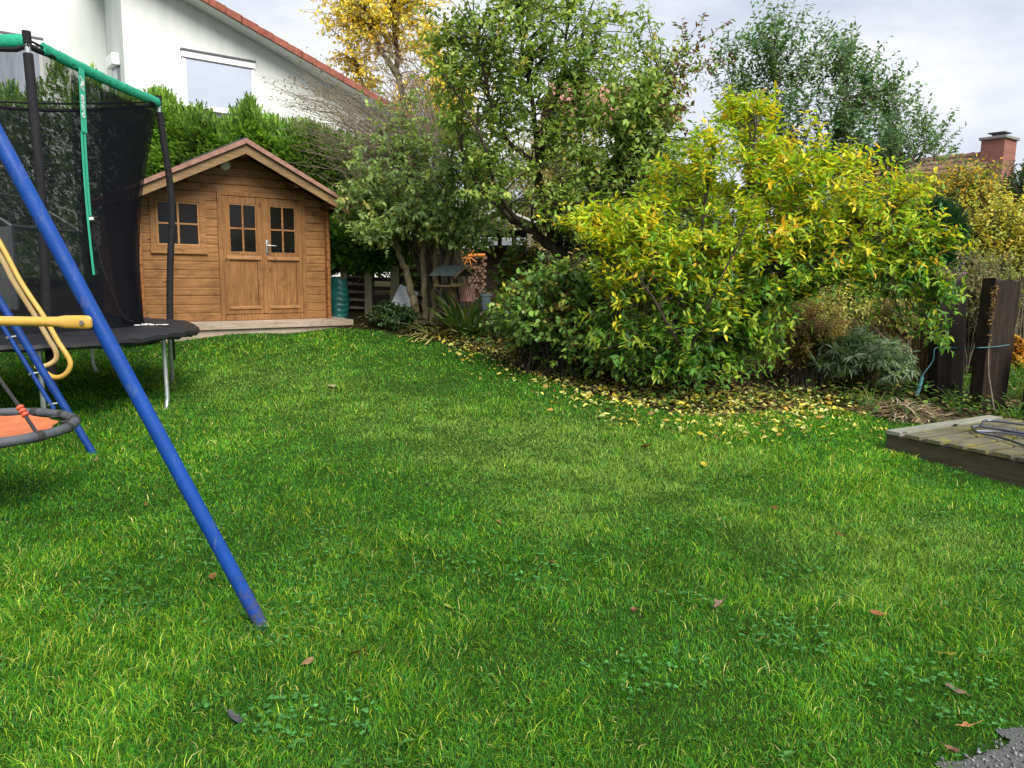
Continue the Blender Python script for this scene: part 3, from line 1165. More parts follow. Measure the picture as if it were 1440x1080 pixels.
# ================================================================== trampoline
FOAM = mottled('black_foam_sleeve', (.010, .010, .012), (.020, .020, .024), 30, .8, .2, 90, spec=.2)
PADM = mottled('black_pvc_pad', (.008, .008, .011), (.016, .016, .020), 7, .5, .5, 14, spec=.4)
MATM = mottled('black_jump_mat', (.012, .012, .014), (.02, .02, .022), 40, .8, .1)
GALV = mottled('galvanised_tube', (.40, .43, .44), (.58, .61, .62), 12, .4, .05, metallic=.7)
GREENM = mottled('green_sleeve_fabric', (.01, .26, .15), (.02, .38, .23), 10, .6, .7, 45, spec=.3)
GREENS = mottled('green_webbing', (.04, .42, .27), (.06, .50, .33), 40, .6, .1, spec=.3)
WHITE = mottled('white_print', (.78, .80, .78), (.84, .85, .84), 20, .6, 0)
m, nt, b = newmat('black_safety_net')
b.inputs['Base Color'].default_value = (.006, .007, .012, 1)
b.inputs['Roughness'].default_value = .8
b.inputs['Specular IOR Level'].default_value = .1
tr = nt.nodes.new('ShaderNodeBsdfTransparent')
mx = nt.nodes.new('ShaderNodeMixShader')
f = noise(nt, 2.5, 4, .6, stretch=(1, 1, .5))
mr = nt.nodes.new('ShaderNodeMapRange')
mr.inputs['From Min'].default_value = .3
mr.inputs['From Max'].default_value = .7
mr.inputs['To Min'].default_value = .55
mr.inputs['To Max'].default_value = .69
nt.links.new(f, mr.inputs['Value'])
nt.links.new(mr.outputs[0], mx.inputs[0])
nt.links.new(tr.outputs[0], mx.inputs[1])
nt.links.new(b.outputs[0], mx.inputs[2])
nt.links.new(mx.outputs[0], nt.nodes['Material Output'].inputs['Surface'])
NETM = m

TC = np.array([-4.985, 7.50])
RF = 1.58
ZP = .89
TZ0 = float(hgt(TC[0], TC[1]))
TR = empty('trampoline', (TC[0], TC[1], TZ0), 'black round trampoline with safety net and green top edging', 'trampoline')
LOC = (TC[0], TC[1], TZ0)


def tb(mb, name, mat, parent=None, smooth=True):
    return mb.build(name, mat, parent or TR, smooth=smooth, loc=LOC)


def cpt(a, r, z):
    return np.array([TC[0] + r * math.cos(a), TC[1] + r * math.sin(a), z])


mb = MB()
mb.tube([cpt(2 * math.pi * k / 48, RF, ZP - .05) for k in range(48)], .024, 10, closed=True)
tb(mb, 'frame_rail', GALV)
# pad: stuffed ring
prof = [(1.20, -.012), (1.26, .012), (1.40, .022), (1.55, .020), (1.68, .004), (1.765, -.03), (1.775, -.065), (1.755, -.088), (1.745, -.075), (1.66, -.035), (1.5, -.012), (1.25, -.016)]
ns = 144
vs, fs = [], []
for k in range(ns):
    a = 2 * math.pi * k / ns
    sag = -.012 * abs(math.sin(a * 4 + .4)) + .004 * math.sin(a * 23)
    for j, (r_, z_) in enumerate(prof):
        wr_ = .010 * math.sin(a * 37 + j) * (1 if 3 < j < 9 else .3) + .006 * math.sin(a * 71 + 2 * j)
        p = cpt(a, r_ * (1 + .008 * math.sin(5 * a)), ZP + z_ + (sag if r_ > 1.5 else 0) + wr_ * .6)
        vs.append(p)
np_ = len(prof)
for k in range(ns):
    k2 = (k + 1) % ns
    for j in range(np_):
        j2 = (j + 1) % np_
        fs.append((k * np_ + j, k * np_ + j2, k2 * np_ + j2, k2 * np_ + j))
mb = MB()
mb.add(vs, fs)
pad_o = tb(mb, 'pad', PADM)
mb = MB()
mb.add([cpt(2 * math.pi * k / 48, 1.25, ZP - .03) for k in range(48)], [tuple(range(48))])
tb(mb, 'jumping_mat', MATM, smooth=False)
# legs: U shaped, two uprights each
for k in range(4):
    a0_, a1_ = -math.pi / 4 + k * math.pi / 2 - R(2.5), -math.pi / 4 + (k + .5) * math.pi / 2
    mb = MB()
    zz = lambda a: float(hgt(*cpt(a, RF, 0)[:2])) - .03
    p = [cpt(a0_, RF - .01, ZP - .06), cpt(a0_, RF, zz(a0_) + .12), cpt(a0_ + .02, RF, zz(a0_) + .03), cpt(a0_ + .07, RF - .01, zz(a0_)),
         cpt((a0_ + a1_) / 2, RF * .93, zz(a0_)), cpt(a1_ - .07, RF - .01, zz(a1_)), cpt(a1_ - .02, RF, zz(a1_) + .03), cpt(a1_, RF, zz(a1_) + .12), cpt(a1_, RF - .01, ZP - .06)]
    mb.tube(p, .021, 10)
    tb(mb, 'leg', GALV)
ZT = 3.27
CORN = []
for k in range(4):
    a = -math.pi / 4 + k * math.pi / 2
    bs = cpt(a, RF + .03, 0)
    rad = np.array([math.cos(a), math.sin(a), 0])
    pts = [bs + rad * o_ + np.array([0, 0, z_]) for o_, z_ in ((.0, ZP - .45), (.0, ZP + .05), (.03, ZP + .6), (.075, ZP + 1.15), (.07, ZP + 1.5), (.02, ZP + 2.0), (-.005, ZT - .14))]
    mb = MB()
    sp = smoothline(pts, 5)
    mb.tube(sp, .036, 12)
    po = tb(mb, 'pole', FOAM)
    mb = MB()
    mb.tube([sp[-1], sp[-1] + np.array([0, 0, .09])], .021, 10)
    tb(mb, 'bare_tube', GALV, po)
    mb = MB()
    mb.tube([sp[-1] + np.array([0, 0, .075]), sp[-1] + np.array([0, 0, .17])], .032, 12)
    tb(mb, 'end_cap', FOAM, po)
    CORN.append(sp[-1] + np.array([0, 0, .11]))
# top rods; the rods on the near right side wear the green sleeve
for k in range(4):
    p, q = CORN[k], CORN[(k + 1) % 4]
    outd = nrm((p + q) / 2 - np.array([TC[0], TC[1], ZT]))
    outd[2] = 0
    ln = [p + (q - p) * t + np.array([0, 0, -.03 * math.sin(math.pi * t)]) + outd * .03 * math.sin(math.pi * t) for t in np.linspace(0, 1, 25)]
    mb = MB()
    mb.tube(ln, .010, 8)
    rod = tb(mb, 'top_rod', FOAM)
    if k in (0, 3):
        a_, b_ = (2, 24) if k == 0 else (0, 24)
        if k == 3:
            a_, b_ = 0, 24
        seg = ln[a_:b_ + 1]
        rr = [.050 + .003 * math.sin(i * 2.3) for i in range(len(seg))]
        mb = MB()
        mb.tube([s_ + np.array([0, 0, -.012]) for s_ in seg], rr, 12, flat=.55)
        tb(mb, 'green_sleeve', GREENM, rod)
# net: square top, round bottom
sq = []
for k in range(4):
    for t in np.linspace(0, 1, 24, endpoint=False):
        p, q = CORN[k], CORN[(k + 1) % 4]
        outd = nrm((p + q) / 2 - np.array([TC[0], TC[1], ZT]))
        outd[2] = 0
        sq.append((p + (q - p) * t + outd * .03 * math.sin(math.pi * t), -math.pi / 4 + (k + t) * math.pi / 2, k, t))


def netpt(i, v, inset=0.0):
    top, a, k, t = sq[i % len(sq)]
    hem = -.05 - (.16 * math.sin(math.pi * t) if k in (1, 2) else (.10 * math.sin(math.pi * t) if k == 0 else .03))
    if k == 0:
        hem = -.05
    if k in (1, 2):
        hem = -.03 - .07 * math.sin(math.pi * t)
    tp = top + np.array([0, 0, hem])
    c3 = np.array([TC[0], TC[1], 0])
    rad = np.array([math.cos(a), math.sin(a), 0])
    bt = cpt(a, 1.25, ZP + .01)
    p = bt + (tp - bt) * v
    corner = abs(t - .5) * 2
    pull = .14 * math.sin(math.pi * v) * (.4 + .1 * corner ** 2) + inset
    fold_ = .012 * math.sin(a * 31 + v * 4) * (1 - v * .4)
    return p - rad * (pull + fold_)


nv_ = 20
vs, fs = [], []
ntop = len(sq)
for j in range(nv_ + 1):
    for i in range(ntop):
        vs.append(netpt(i, j / nv_))
for j in range(nv_):
    for i in range(ntop):
        i2 = (i + 1) % ntop
        fs.append((j * ntop + i, j * ntop + i2, (j + 1) * ntop + i2, (j + 1) * ntop + i))
mb = MB()
mb.add(vs, fs)
net_o = tb(mb, 'safety_net', NETM)
# overlapping entrance flap on the near right side
mb = MB()
vs, fs = [], []
i0, i1 = 6, 25
for j in range(nv_ + 1):
    for i in range(i0, i1):
        vs.append(netpt(i, j / nv_ * .97, .03 + .02 * math.sin(i * 1.7)))
wn = i1 - i0
for j in range(nv_):
    for i in range(wn - 1):
        fs.append((j * wn + i, j * wn + i + 1, (j + 1) * wn + i + 1, (j + 1) * wn + i))
mb.add(vs, fs)
tb(mb, 'entrance_flap', NETM, net_o)
mb = MB()
vs, fs = [], []
for j in range(nv_ + 1):
    for i in range(12, i1):
        vs.append(netpt(i, j / nv_ * .97, .07 + .02 * math.sin(i * 2.1)))
wn = i1 - 12
for j in range(nv_):
    for i in range(wn - 1):
        fs.append((j * wn + i, j * wn + i + 1, (j + 1) * wn + i + 1, (j + 1) * wn + i))
mb.add(vs, fs)
tb(mb, 'entrance_flap', NETM, net_o)
# dark hem of the net
mb = MB()
mb.tube([netpt(i, 1.0) for i in range(ntop)], .022, 6, closed=True)
tb(mb, 'net_hem', FOAM, net_o)
# entrance strap with print
ST = 7


def strap(mb, off, w_, v0, v1, o_=.012, sway=0.0, thick=.004):
    n_ = 14
    tang = nrm(sq[ST + 1][0] - sq[ST][0])
    outw = np.array([tang[1], -tang[0], 0])
    if np.dot(outw, CAM - sq[ST][0]) < 0:
        outw = -outw
    vs, fs = [], []
    for j in range(n_ + 1):
        v = v0 + (v1 - v0) * j / n_
        c = netpt(ST, v) + outw * (o_ + .012) + tang * (off + sway * (1 - v))
        for s_, d_ in ((-1, 0), (1, 0), (1, thick), (-1, thick)):
            vs.append(c + tang * s_ * w_ / 2 + outw * d_)
    for j in range(n_):
        for e_ in range(4):
            fs.append((j * 4 + e_, j * 4 + (e_ + 1) % 4, j * 4 + 4 + (e_ + 1) % 4, j * 4 + 4 + e_))
    fs.append((0, 1, 2, 3))
    fs.append(tuple(n_ * 4 + e for e in (3, 2, 1, 0)))
    mb.add(vs, fs)
    return outw, tang


mb = MB()
outw, tang = strap(mb, 0, .082, .765, 1.0, .02)
so_ = tb(mb, 'entrance_strap', GREENS, net_o, smooth=False)
mb = MB()
strap(mb, -.021, .030, .22, .765, .012, -.02)
strap(mb, .024, .030, .43, .764, .012, -.02)
tb(mb, 'webbing', GREENS, so_, smooth=False)
mb = MB()
c_ = netpt(ST, .44) + outw * .035
mb.box(-.022, .022, -.005, .005, -.012, .012, 0, M=Matrix.Translation(c_))
tb(mb, 'buckle', WHITE, so_, smooth=False)
# zip line of the entrance
mb = MB()
mb.tube(smoothline([netpt(ST, .45) + outw * .03, netpt(ST, .40) + outw * .03 + tang * .04, netpt(ST + 1, .25) + outw * .03, netpt(ST + 3, .06) + outw * .04, netpt(ST + 5, .02) + outw * .05], 6), .007, 6)
tb(mb, 'zip', FOAM, net_o)


def text_mesh(body, size, name, mat, parent, M, thick=.0015):
    cu = bpy.data.curves.new('print_text', 'FONT')
    cu.body = body
    cu.size = size
    cu.align_x = 'CENTER'
    cu.align_y = 'CENTER'
    cu.extrude = thick
    cu.shear = .18
    cu.offset = size * .018
    to = bpy.data.objects.new('print_text', cu)
    COL.objects.link(to)
    dg = bpy.context.evaluated_depsgraph_get()
    me = bpy.data.meshes.new_from_object(to.evaluated_get(dg))
    bpy.data.objects.remove(to)
    bpy.data.curves.remove(cu)
    me.transform(M)
    me.materials.clear()
    me.materials.append(mat)
    o = bpy.data.objects.new(name, me)
    COL.objects.link(o)
    o.parent = parent
    return o


def star(mb, cx, cy, r, M, n=5, th=.003):
    p = []
    for k in range(2 * n):
        rr = r if k % 2 == 0 else r * .42
        a = math.pi / 2 + k * math.pi / n
        p.append((cx + rr * math.cos(a), cy + rr * math.sin(a)))
    mb.prism(p, 'z', -th / 2, th / 2, 0, M)


# print runs down the strap: text x axis points down
zt_, zb_ = netpt(ST, .975), netpt(ST, .80)
down = nrm(zb_ - zt_)
oc_ = netpt(ST, .875) + outw * .0385
Mx = Matrix(((down[0], tang[0], outw[0], oc_[0] - LOC[0]), (down[1], tang[1], outw[1], oc_[1] - LOC[1]), (down[2], tang[2], outw[2], oc_[2] - LOC[2]), (0, 0, 0, 1)))
if Matrix(((down[0], tang[0], outw[0]), (down[1], tang[1], outw[1]), (down[2], tang[2], outw[2]))).determinant() < 0:
    Mx = Mx @ Matrix.Scale(-1, 4, (0, 1, 0))
text_mesh('enero', .082, 'strap_print', WHITE, so_, Mx @ Matrix.Translation((.03, 0, 0)))
mb = MB()
star(mb, -.155, 0, .034, Mx)
mb.prism([(-.215, -.03), (-.205, -.03), (-.165, .03), (-.175, .03)], 'z', -.0015, .0015, 0, Mx)
mb.prism([(-.135, -.034), (-.125, -.034), (-.095, .02), (-.105, .02)], 'z', -.0015, .0015, 0, Mx)
mb.build('strap_emblem', WHITE, so_)
# print on the pad
pc = PZ(212, 457, ZP + .033)
e1 = nrm(np.array([.85, .52, 0]))
e2 = np.array([-e1[1], e1[0], 0])
Mp = Matrix(((e1[0], e2[0], 0, pc[0] - LOC[0]), (e1[1], e2[1], 0, pc[1] - LOC[1]), (0, 0, 1, ZP + .036 - TZ0), (0, 0, 0, 1)))
text_mesh('enero', .13, 'pad_print', WHITE, pad_o, Mp)
mb = MB()
star(mb, -.02, .12, .055, Mp)
mb.build('pad_emblem', WHITE, pad_o)

# ================================================================== swing set
BLUE = mottled('blue_powder_coat', (.003, .038, .21), (.005, .058, .30), 5, .5, .10, 90, spec=.3, detail=8)
nt = BLUE.node_tree
bb_ = nt.nodes['Principled BSDF']
src = bb_.inputs['Base Color'].links[0].from_socket
sc1 = ramp(nt, noise(nt, 26, 8, .75, stretch=(1, 1, .25)), [(.56, 0.0), (.66, .55)])
nt.links.new(mixc(nt, sc1, src, (.10, .13, .20)), bb_.inputs['Base Color'])
nt.links.new(ramp(nt, noise(nt, 6, 6, .7), [(.35, .35), (.7, .7)]), bb_.inputs['Roughness'])
tcd = nt.nodes.new('ShaderNodeTexCoord')
sx = nt.nodes.new('ShaderNodeSeparateXYZ')
nt.links.new(tcd.outputs['Object'], sx.inputs[0])
mrd = nt.nodes.new('ShaderNodeMapRange')
for k_, v_ in (('From Min', .55), ('From Max', .0), ('To Min', -.18), ('To Max', .22)):
    mrd.inputs[k_].default_value = v_
nt.links.new(sx.outputs['Z'], mrd.inputs['Value'])
ad = nt.nodes.new('ShaderNodeMath')
nt.links.new(noise(nt, 45, 6, .8), ad.inputs[0])
nt.links.new(mrd.outputs[0], ad.inputs[1])
src = bb_.inputs['Base Color'].links[0].from_socket
nt.links.new(mixc(nt, ramp(nt, ad.outputs[0], [(.58, 0.0), (.70, .75)]), src, (.075, .06, .035)), bb_.inputs['Base Color'])
BLUED = mottled('scuffed_blue_tube', (.003, .030, .15), (.005, .052, .26), 14, .5, .10, 90, spec=.3)
YEL = mottled('yellow_painted_tube', (.52, .29, .05), (.62, .37, .08), 6, .4, .05, 90)
TAN = mottled('faded_tan_tube', (.52, .34, .13), (.66, .48, .22), 9, .45, .05, 90)
BLACKR = mottled('black_rope', (.012, .012, .013), (.04, .04, .04), 60, .8, .6, 200)
GREYF = mottled('dark_grey_ring_foam', (.050, .054, .066), (.095, .10, .118), 12, .6, .2, 60)
ORNG = mottled('orange_seat_fabric', (.46, .135, .055), (.56, .18, .08), 16, .75, .3, 90, spec=.2)
REDK = mottled('red_orange_clip', (.60, .075, .035), (.72, .12, .06), 10, .5, .1)
BOLT = STEEL
F1 = G(373, 889)
F2 = G(130, 636)
DY = -.05


def hit_lean(px, py, foot, dy):
    """point on the pixel's ray that lies in the leg's leaning plane y = foot.y + dy*(z-foot.z)"""
    d = ray(px, py)
    t = (foot[1] + dy * (CZ - foot[2]) - CAM[1]) / (d[1] - dy * d[2])
    return CAM + d * t


top1 = hit_lean(0, 198, F1, DY)
top2 = hit_lean(0, 424, F2, DY)
d1 = (top1 - F1) / (top1[2] - F1[2])
d2 = (top2 - F2) / (top2[2] - F2[2])
ZA = 2.35
AP1 = F1 + d1 * (ZA - F1[2])
AP2 = F2 + d2 * (ZA - F2[2])
SW = empty('swing_set', tuple(F1), 'blue metal swing set with yellow cross bar standing on the lawn', 'swing set')
sb = lambda mb, name, mat, par=None: mb.build(name, mat, par or SW, smooth=True, loc=F1)


def leg(foot, ap, mat, r=.029):
    mb = MB()
    dv = nrm(ap - foot)
    b0 = foot - dv * .03
    mb.tube([b0, foot + dv * .10, foot + dv * .12, ap], [r * .86, r * .96, r, r], 20)
    o = sb(mb, 'leg', mat)
    mb = MB()
    mb.tube([foot - dv * .035, foot + dv * .035], [r * .9, r * .97], 20)
    sb(mb, 'foot_cap', BLUED, o)
    return o


leg(F1, AP1, BLUE)
L1 = np.array([2 * AP1[0] - F1[0], F1[1], float(hgt(2 * AP1[0] - F1[0], F1[1]))])
leg(L1, AP1 - np.array([.05, 0, 0]), BLUE)
l2 = leg(F2, AP2, BLUED)
L2 = np.array([2 * AP2[0] - F2[0], F2[1], float(hgt(2 * AP2[0] - F2[0], F2[1]))])
leg(L2, AP2 - np.array([.05, 0, 0]), BLUED)
# second thinner tube bolted along the far leg
off = np.array([-.075, -.02, -.012])
mb = MB()
mb.tube([F2 + d2 * .36 + off, F2 + d2 * 2.0 + off], .017, 10)
s_ = sb(mb, 'side_rail', BLUED, l2)
for t in (.40, .64, .92, 1.2):
    mb = MB()
    p = F2 + d2 * t + off
    mb.tube([p + np.array([0, -.012, 0]), p + np.array([0, -.030, 0])], .011, 8)
    mb.tube([p + np.array([.005, 0, 0]), p - off], .009, 6)
    sb(mb, 'bolt', BOLT, s_)
mb = MB()
mb.tube([AP1 + nrm(AP1 - AP2) * .15, AP2 + nrm(AP2 - AP1) * .15], .038, 16)
sb(mb, 'top_beam', BLUE)
# yellow cross bar with a flattened bolted end
pc1 = hit_lean(128, 452, F1, DY) + np.array([0, -.048, 0])
pc0 = P(-10, 453, pc1[1])
pl0 = np.array([2 * AP1[0] - pc1[0], pc1[1], pc1[2]])
dv = nrm(pc1 - pl0)
mb = MB()
r_ = .0185
seq = [(0, r_, 1), (.87, r_, 1)]
pts = [pl0, pc1 - dv * .14, pc1 - dv * .10, pc1 - dv * .07, pc1 - dv * .0, pc1 + dv * .02, pc1 + dv * .028]
rr = [r_, r_, r_ * 1.05, r_ * 1.33, r_ * 1.40, r_ * 1.32, r_ * 1.0]
mb.tube(pts, rr, 16)
for i in range(3 * 16, 7 * 16):
    v = np.array(mb.v[i])
    v[1] = pc1[1] + (v[1] - pc1[1]) * .42
    mb.v[i] = tuple(v)
cb = sb(mb, 'cross_bar', YEL)
mb = MB()
mb.tube([pc1 + np.array([0, -.008, 0]), pc1 + np.array([0, -.020, .0])], .0085, 8)
mb.tube([pc1 + np.array([-.0, -.008, 0]), pc1 + np.array([0, .03, 0])], .006, 8)
sb(mb, 'bolt', BOLT, cb)
mb = MB()
mb.tube([pc1 + np.array([-.034, -.0075, -.006]), pc1 + np.array([-.034, -.0095, -.006])], .005, 8)
sb(mb, 'bolt_hole', DARKM, cb)

# glider handles: two bent tubes hanging behind the far leg
GY = F2[1] + .10
GLD = empty('glider_swing', tuple(P(60, 520, GY)), 'pair of bent tan and yellow tubes hanging beside the blue far leg', 'swing')
for pts, dy in (([(-150, 95), (-60, 243), (0, 342), (29, 396), (62, 446), (82, 481), (94, 499), (99, 511), (95, 523), (85, 530), (74, 530), (64, 524), (52, 516)], 0),
                ([(-150, 112), (-60, 262), (0, 360), (19, 396), (51, 447), (69, 478), (78, 493), (79, 504), (72, 511), (62, 515), (50, 516)], .09)):
    mb = MB()
    mb.tube(smoothline([P(a, b_, GY + dy) for a, b_ in pts], 5), .0195, 12)
    mb.build('hanger_tube', TAN if dy else YEL, GLD, smooth=True, loc=P(60, 520, GY))

# nest swing
NC = P(-42, 603, 4.5)
NR = .545
NS = empty('nest_swing', tuple(NC), 'round nest swing with grey padded ring and orange fabric seat', 'swing')
nb = lambda mb, name, mat, par=None: mb.build(name, mat, par or NS, smooth=True, loc=NC)
mb = MB()
ring = [NC + np.array([NR * math.cos(a), NR * math.sin(a), .0]) for a in np.linspace(0, 2 * math.pi, 64, endpoint=False)]
mb.tube(ring, [.029 + .0015 * math.sin(i * 1.9) for i in range(64)], 14, closed=True)
rg = nb(mb, 'ring', GREYF)
for k in range(14):
    a = k * 2 * math.pi / 14 + .12
    mb = MB()
    mb.tube([NC + np.array([NR * math.cos(a + t), NR * math.sin(a + t), 0]) for t in (-.045, -.04, 0, .04, .045)], [.030, .0325, .033, .0325, .030], 14)
    nb(mb, 'lashing', BLACKR, rg)
mb = MB()
vs = [NC + np.array([0, 0, -.045])]
m1 = 84
rings_ = 8
for j in range(1, rings_ + 1):
    for k in range(m1):
        a = 2 * math.pi * k / m1
        sc_l = 1 - .085 * abs(math.sin((a - .12) * 7)) ** .7
        r_ = (NR - .075) * j / rings_ * (1 - (1 - sc_l) * (j / rings_) ** 3)
        vs.append(NC + np.array([r_ * math.cos(a), r_ * math.sin(a), -.045 + .045 * (j / rings_) ** 2 + .004 * math.sin(a * 9 + j)]))
fs = [(0, 1 + k, 1 + (k + 1) % m1) for k in range(m1)]
for j in range(rings_ - 1):
    for k in range(m1):
        fs.append((1 + j * m1 + k, 1 + (j + 1) * m1 + k, 1 + (j + 1) * m1 + (k + 1) % m1, 1 + j * m1 + (k + 1) % m1))
nf = len(vs)
vs2 = [v - np.array([0, 0, .004]) for v in vs]
mb.add(list(vs) + vs2, fs + [tuple(nf + i for i in f[::-1]) for f in fs] + [(1 + (rings_ - 1) * m1 + k, 1 + (rings_ - 1) * m1 + (k + 1) % m1, nf + 1 + (rings_ - 1) * m1 + (k + 1) % m1, nf + 1 + (rings_ - 1) * m1 + k) for k in range(m1)])
nb(mb, 'seat', ORNG)
for k in range(14):
    mb = MB()
    a = k * 2 * math.pi / 14 + .12
    for s_ in (-.05, .05):
        mb.tube([NC + np.array([(NR - .08) * math.cos(a + s_ * .4), (NR - .08) * math.sin(a + s_ * .4), -.002]), NC + np.array([NR * math.cos(a + s_), NR * math.sin(a + s_), -.0])], .006, 5)
    nb(mb, 'lacing', BLACKR)
rp0 = P(57, 613, 4.33)
rp1 = P(0, 534, 4.42)
dv = rp1 - rp0
hang = AP1 + (AP2 - AP1) * .5
mb = MB()
mb.tube([rp0 + np.array([0, 0, -.02]), rp0 + dv * .5, rp1, rp1 + dv * 1.2 + np.array([0, 0, .1]), hang], .0105, 8)
rope = nb(mb, 'rope', BLACKR)
mb = MB()
kc = rp0 + dv * .44
du = nrm(dv)
for j in range(3):
    c0 = kc + du * (j - 1) * .026
    mb.tube([c0 - du * .012, c0 - du * .006, c0 + du * .006, c0 + du * .012], [.013, .021, .021, .013], 12)
nb(mb, 'rope_clip', REDK, rope)
for a in (2.3, 3.9, 5.0):
    mb = MB()
    p = NC + np.array([NR * math.cos(a), NR * math.sin(a), 0])
    mb.tube([p, hang], .0105, 8)
    nb(mb, 'rope', BLACKR)

# ================================================================== wooden platform and folded chair frame
PANG = math.atan2(PLX[1], PLX[0])
WPT = wood('weathered_deck_board', (.20, .185, .125), (.125, .115, .075), (.05, .045, .03), 'y', rough=.75, bmp=.5, stainamt=.8, stain=(.20, .185, .035))
WPG = wood('grey_deck_board', (.34, .34, .30), (.25, .25, .21), (.12, .12, .10), 'y', rough=.75, bmp=.5, stainamt=.4, stain=(.14, .15, .09))
WPF = wood('shaded_dark_board', (.13, .10, .065), (.085, .065, .042), (.035, .028, .02), 'x', rough=.8, bmp=.4, stainamt=.3, stain=(.05, .05, .02))  # shade of the unlit platform front put into a darker board colour
PLT = empty('wooden_platform', (A0[0], A0[1], PLZ - .185), 'low weathered wooden platform with mossy deck boards at the lawn edge', 'platform', rz=PANG)
mb = MB()
HP = .185
mb.box(.0, 1.62, .012, .042, -.06, HP - .032, 0, b=.004)
mb.build('front_board', WPF, PLT)
mb = MB()
mb.box(.0, .035, .043, PL_LEN - .05, -.06, HP - .032, 0, b=.004)
mb.box(.0, 1.6, PL_LEN - .049, PL_LEN - .02, -.06, HP - .032, 0, b=.004)
mb.box(.40, .44, .05, PL_LEN - .05, -.02, HP - .033, 0)
mb.box(.80, .84, .05, PL_LEN - .05, -.02, HP - .033, 0)
mb.build('joist', WPF, PLT)
px_ = PZ(1271, 610, PLZ)
bw = max(.10, min(.16, float(np.dot((px_ - A0)[:2], PLX))))
x = 0.0
k = 0
while x < 1.6:
    mb = MB()
    mb.box(x, x + .128, -.006 + rnd.uniform(-.006, .006), PL_LEN + rnd.uniform(-.01, .01), HP - .031, HP + rnd.uniform(-.003, .003), 0, b=.004)
    mb.build('deck_board', WPG if k == 0 else WPT, PLT)
    x += .128 + .046
    k += 1
CHM = mottled('dark_blue_grey_steel', (.10, .11, .15), (.17, .18, .23), 10, .3, .0, metallic=.75)
CHF = empty('folded_chair_frame', (0, 0, 0), 'folded grey metal chair frame lying flat on the wooden platform', 'chair')
cz = PLZ + .014
chp = PZ(1400, 605, PLZ)
CHF.location = tuple(chp)


def cht(name, pts, r=.0105, par=None):
    mb = MB()
    pp = [PZ(a, b_, cz + z_) for a, b_, z_ in pts]
    mb.tube(smoothline(pp, 6), r, 10)
    return mb.build(name, CHM, par or CHF, smooth=True, loc=chp)


ca = cht('back_frame', [(1470, 601, .03), (1440, 597, .03), (1412, 593.5, .03), (1392, 591.5, .03), (1384, 592, .03), (1381, 596, .03), (1380, 599, .03)])
cht('back_frame', [(1380, 600, .03), (1395, 602, .03), (1415, 605, .03), (1440, 609, .03), (1470, 614, .03)])
cht('leg', [(1367, 600, .018), (1369, 604, .014), (1375, 608, .012), (1400, 613, .01), (1425, 621, .008), (1445, 628, .006), (1470, 637, .006)], .011)
cht('leg', [(1368, 600, .016), (1380, 599.5, .02), (1396, 602, .02), (1420, 607, .015), (1440, 611, .01), (1470, 617, .01)], .010)
cht('cross_tube', [(1372, 606, .012), (1395, 607, .012), (1424, 610, .012), (1446, 614, .012), (1470, 618, .012)], .009)
mb = MB()
c_ = PZ(1424, 610, cz)
mb.tube([c_, c_ + np.array([0, 0, .045])], [.016, .004], 8)
mb.build('stud', CHM, CHF, smooth=True, loc=chp)

# ================================================================== old sleeper posts, twine, vine
SLP = wood('old_sleeper_wood', (.034, .024, .018), (.016, .012, .010), (.006, .005, .005), 'z', rough=.9, bmp=.9, grain=.8)
SLPL = wood('old_sleeper_wood_brown', (.075, .042, .028), (.024, .016, .012), (.007, .006, .005), 'z', rough=.9, bmp=1.0, grain=.7)


def sleeper(bx, by, tx, ty, wpx, rz, mat, label, dep=.17, extra=0):
    b0 = G(bx, by)
    t0 = P(tx, ty, b0[1])
    root = MB()
    Wd = wpx / FOC * b0[1]
    n_ = 14
    vs, fs = [], []
    hh = t0[2] - b0[2]
    c, s = math.cos(rz), math.sin(rz)
    outline = []
    for (a, b_) in ((-.5, -.5), (-.46, -.53), (-.2, -.5), (.0, -.515), (.25, -.49), (.46, -.53), (.5, -.48), (.5, 0), (.5, .45), (.45, .5), (0, .5), (-.45, .5), (-.5, .45), (-.5, 0)):
        outline.append((a * Wd, b_ * dep))
    m_ = len(outline)
    for j in range(n_ + 1):
        f = j / n_
        zz = -.08 + (hh + .08) * f
        cx = (t0[0] - b0[0]) * f
        for k, (a, b_) in enumerate(outline):
            jx = a * (1 + .03 * math.sin(3 * f + k)) + rnd.uniform(-.003, .003)
            jy = b_ + rnd.uniform(-.004, .004)
            zt = zz + (rnd.uniform(-.03, .015) if j == n_ else 0)
            vs.append((cx + jx * c - jy * s, jx * s + jy * c, zt))
    for j in range(n_):
        for k in range(m_):
            k2 = (k + 1) % m_
            fs.append((j * m_ + k, j * m_ + k2, (j + 1) * m_ + k2, (j + 1) * m_ + k))
    fs.append(tuple(n_ * m_ + k for k in range(m_)))
    root.add(vs, fs)
    o = root.build('sleeper_post', mat)
    o.location = tuple(b0)
    return tag(o, label, 'post', 'upright sleeper posts'), b0, t0


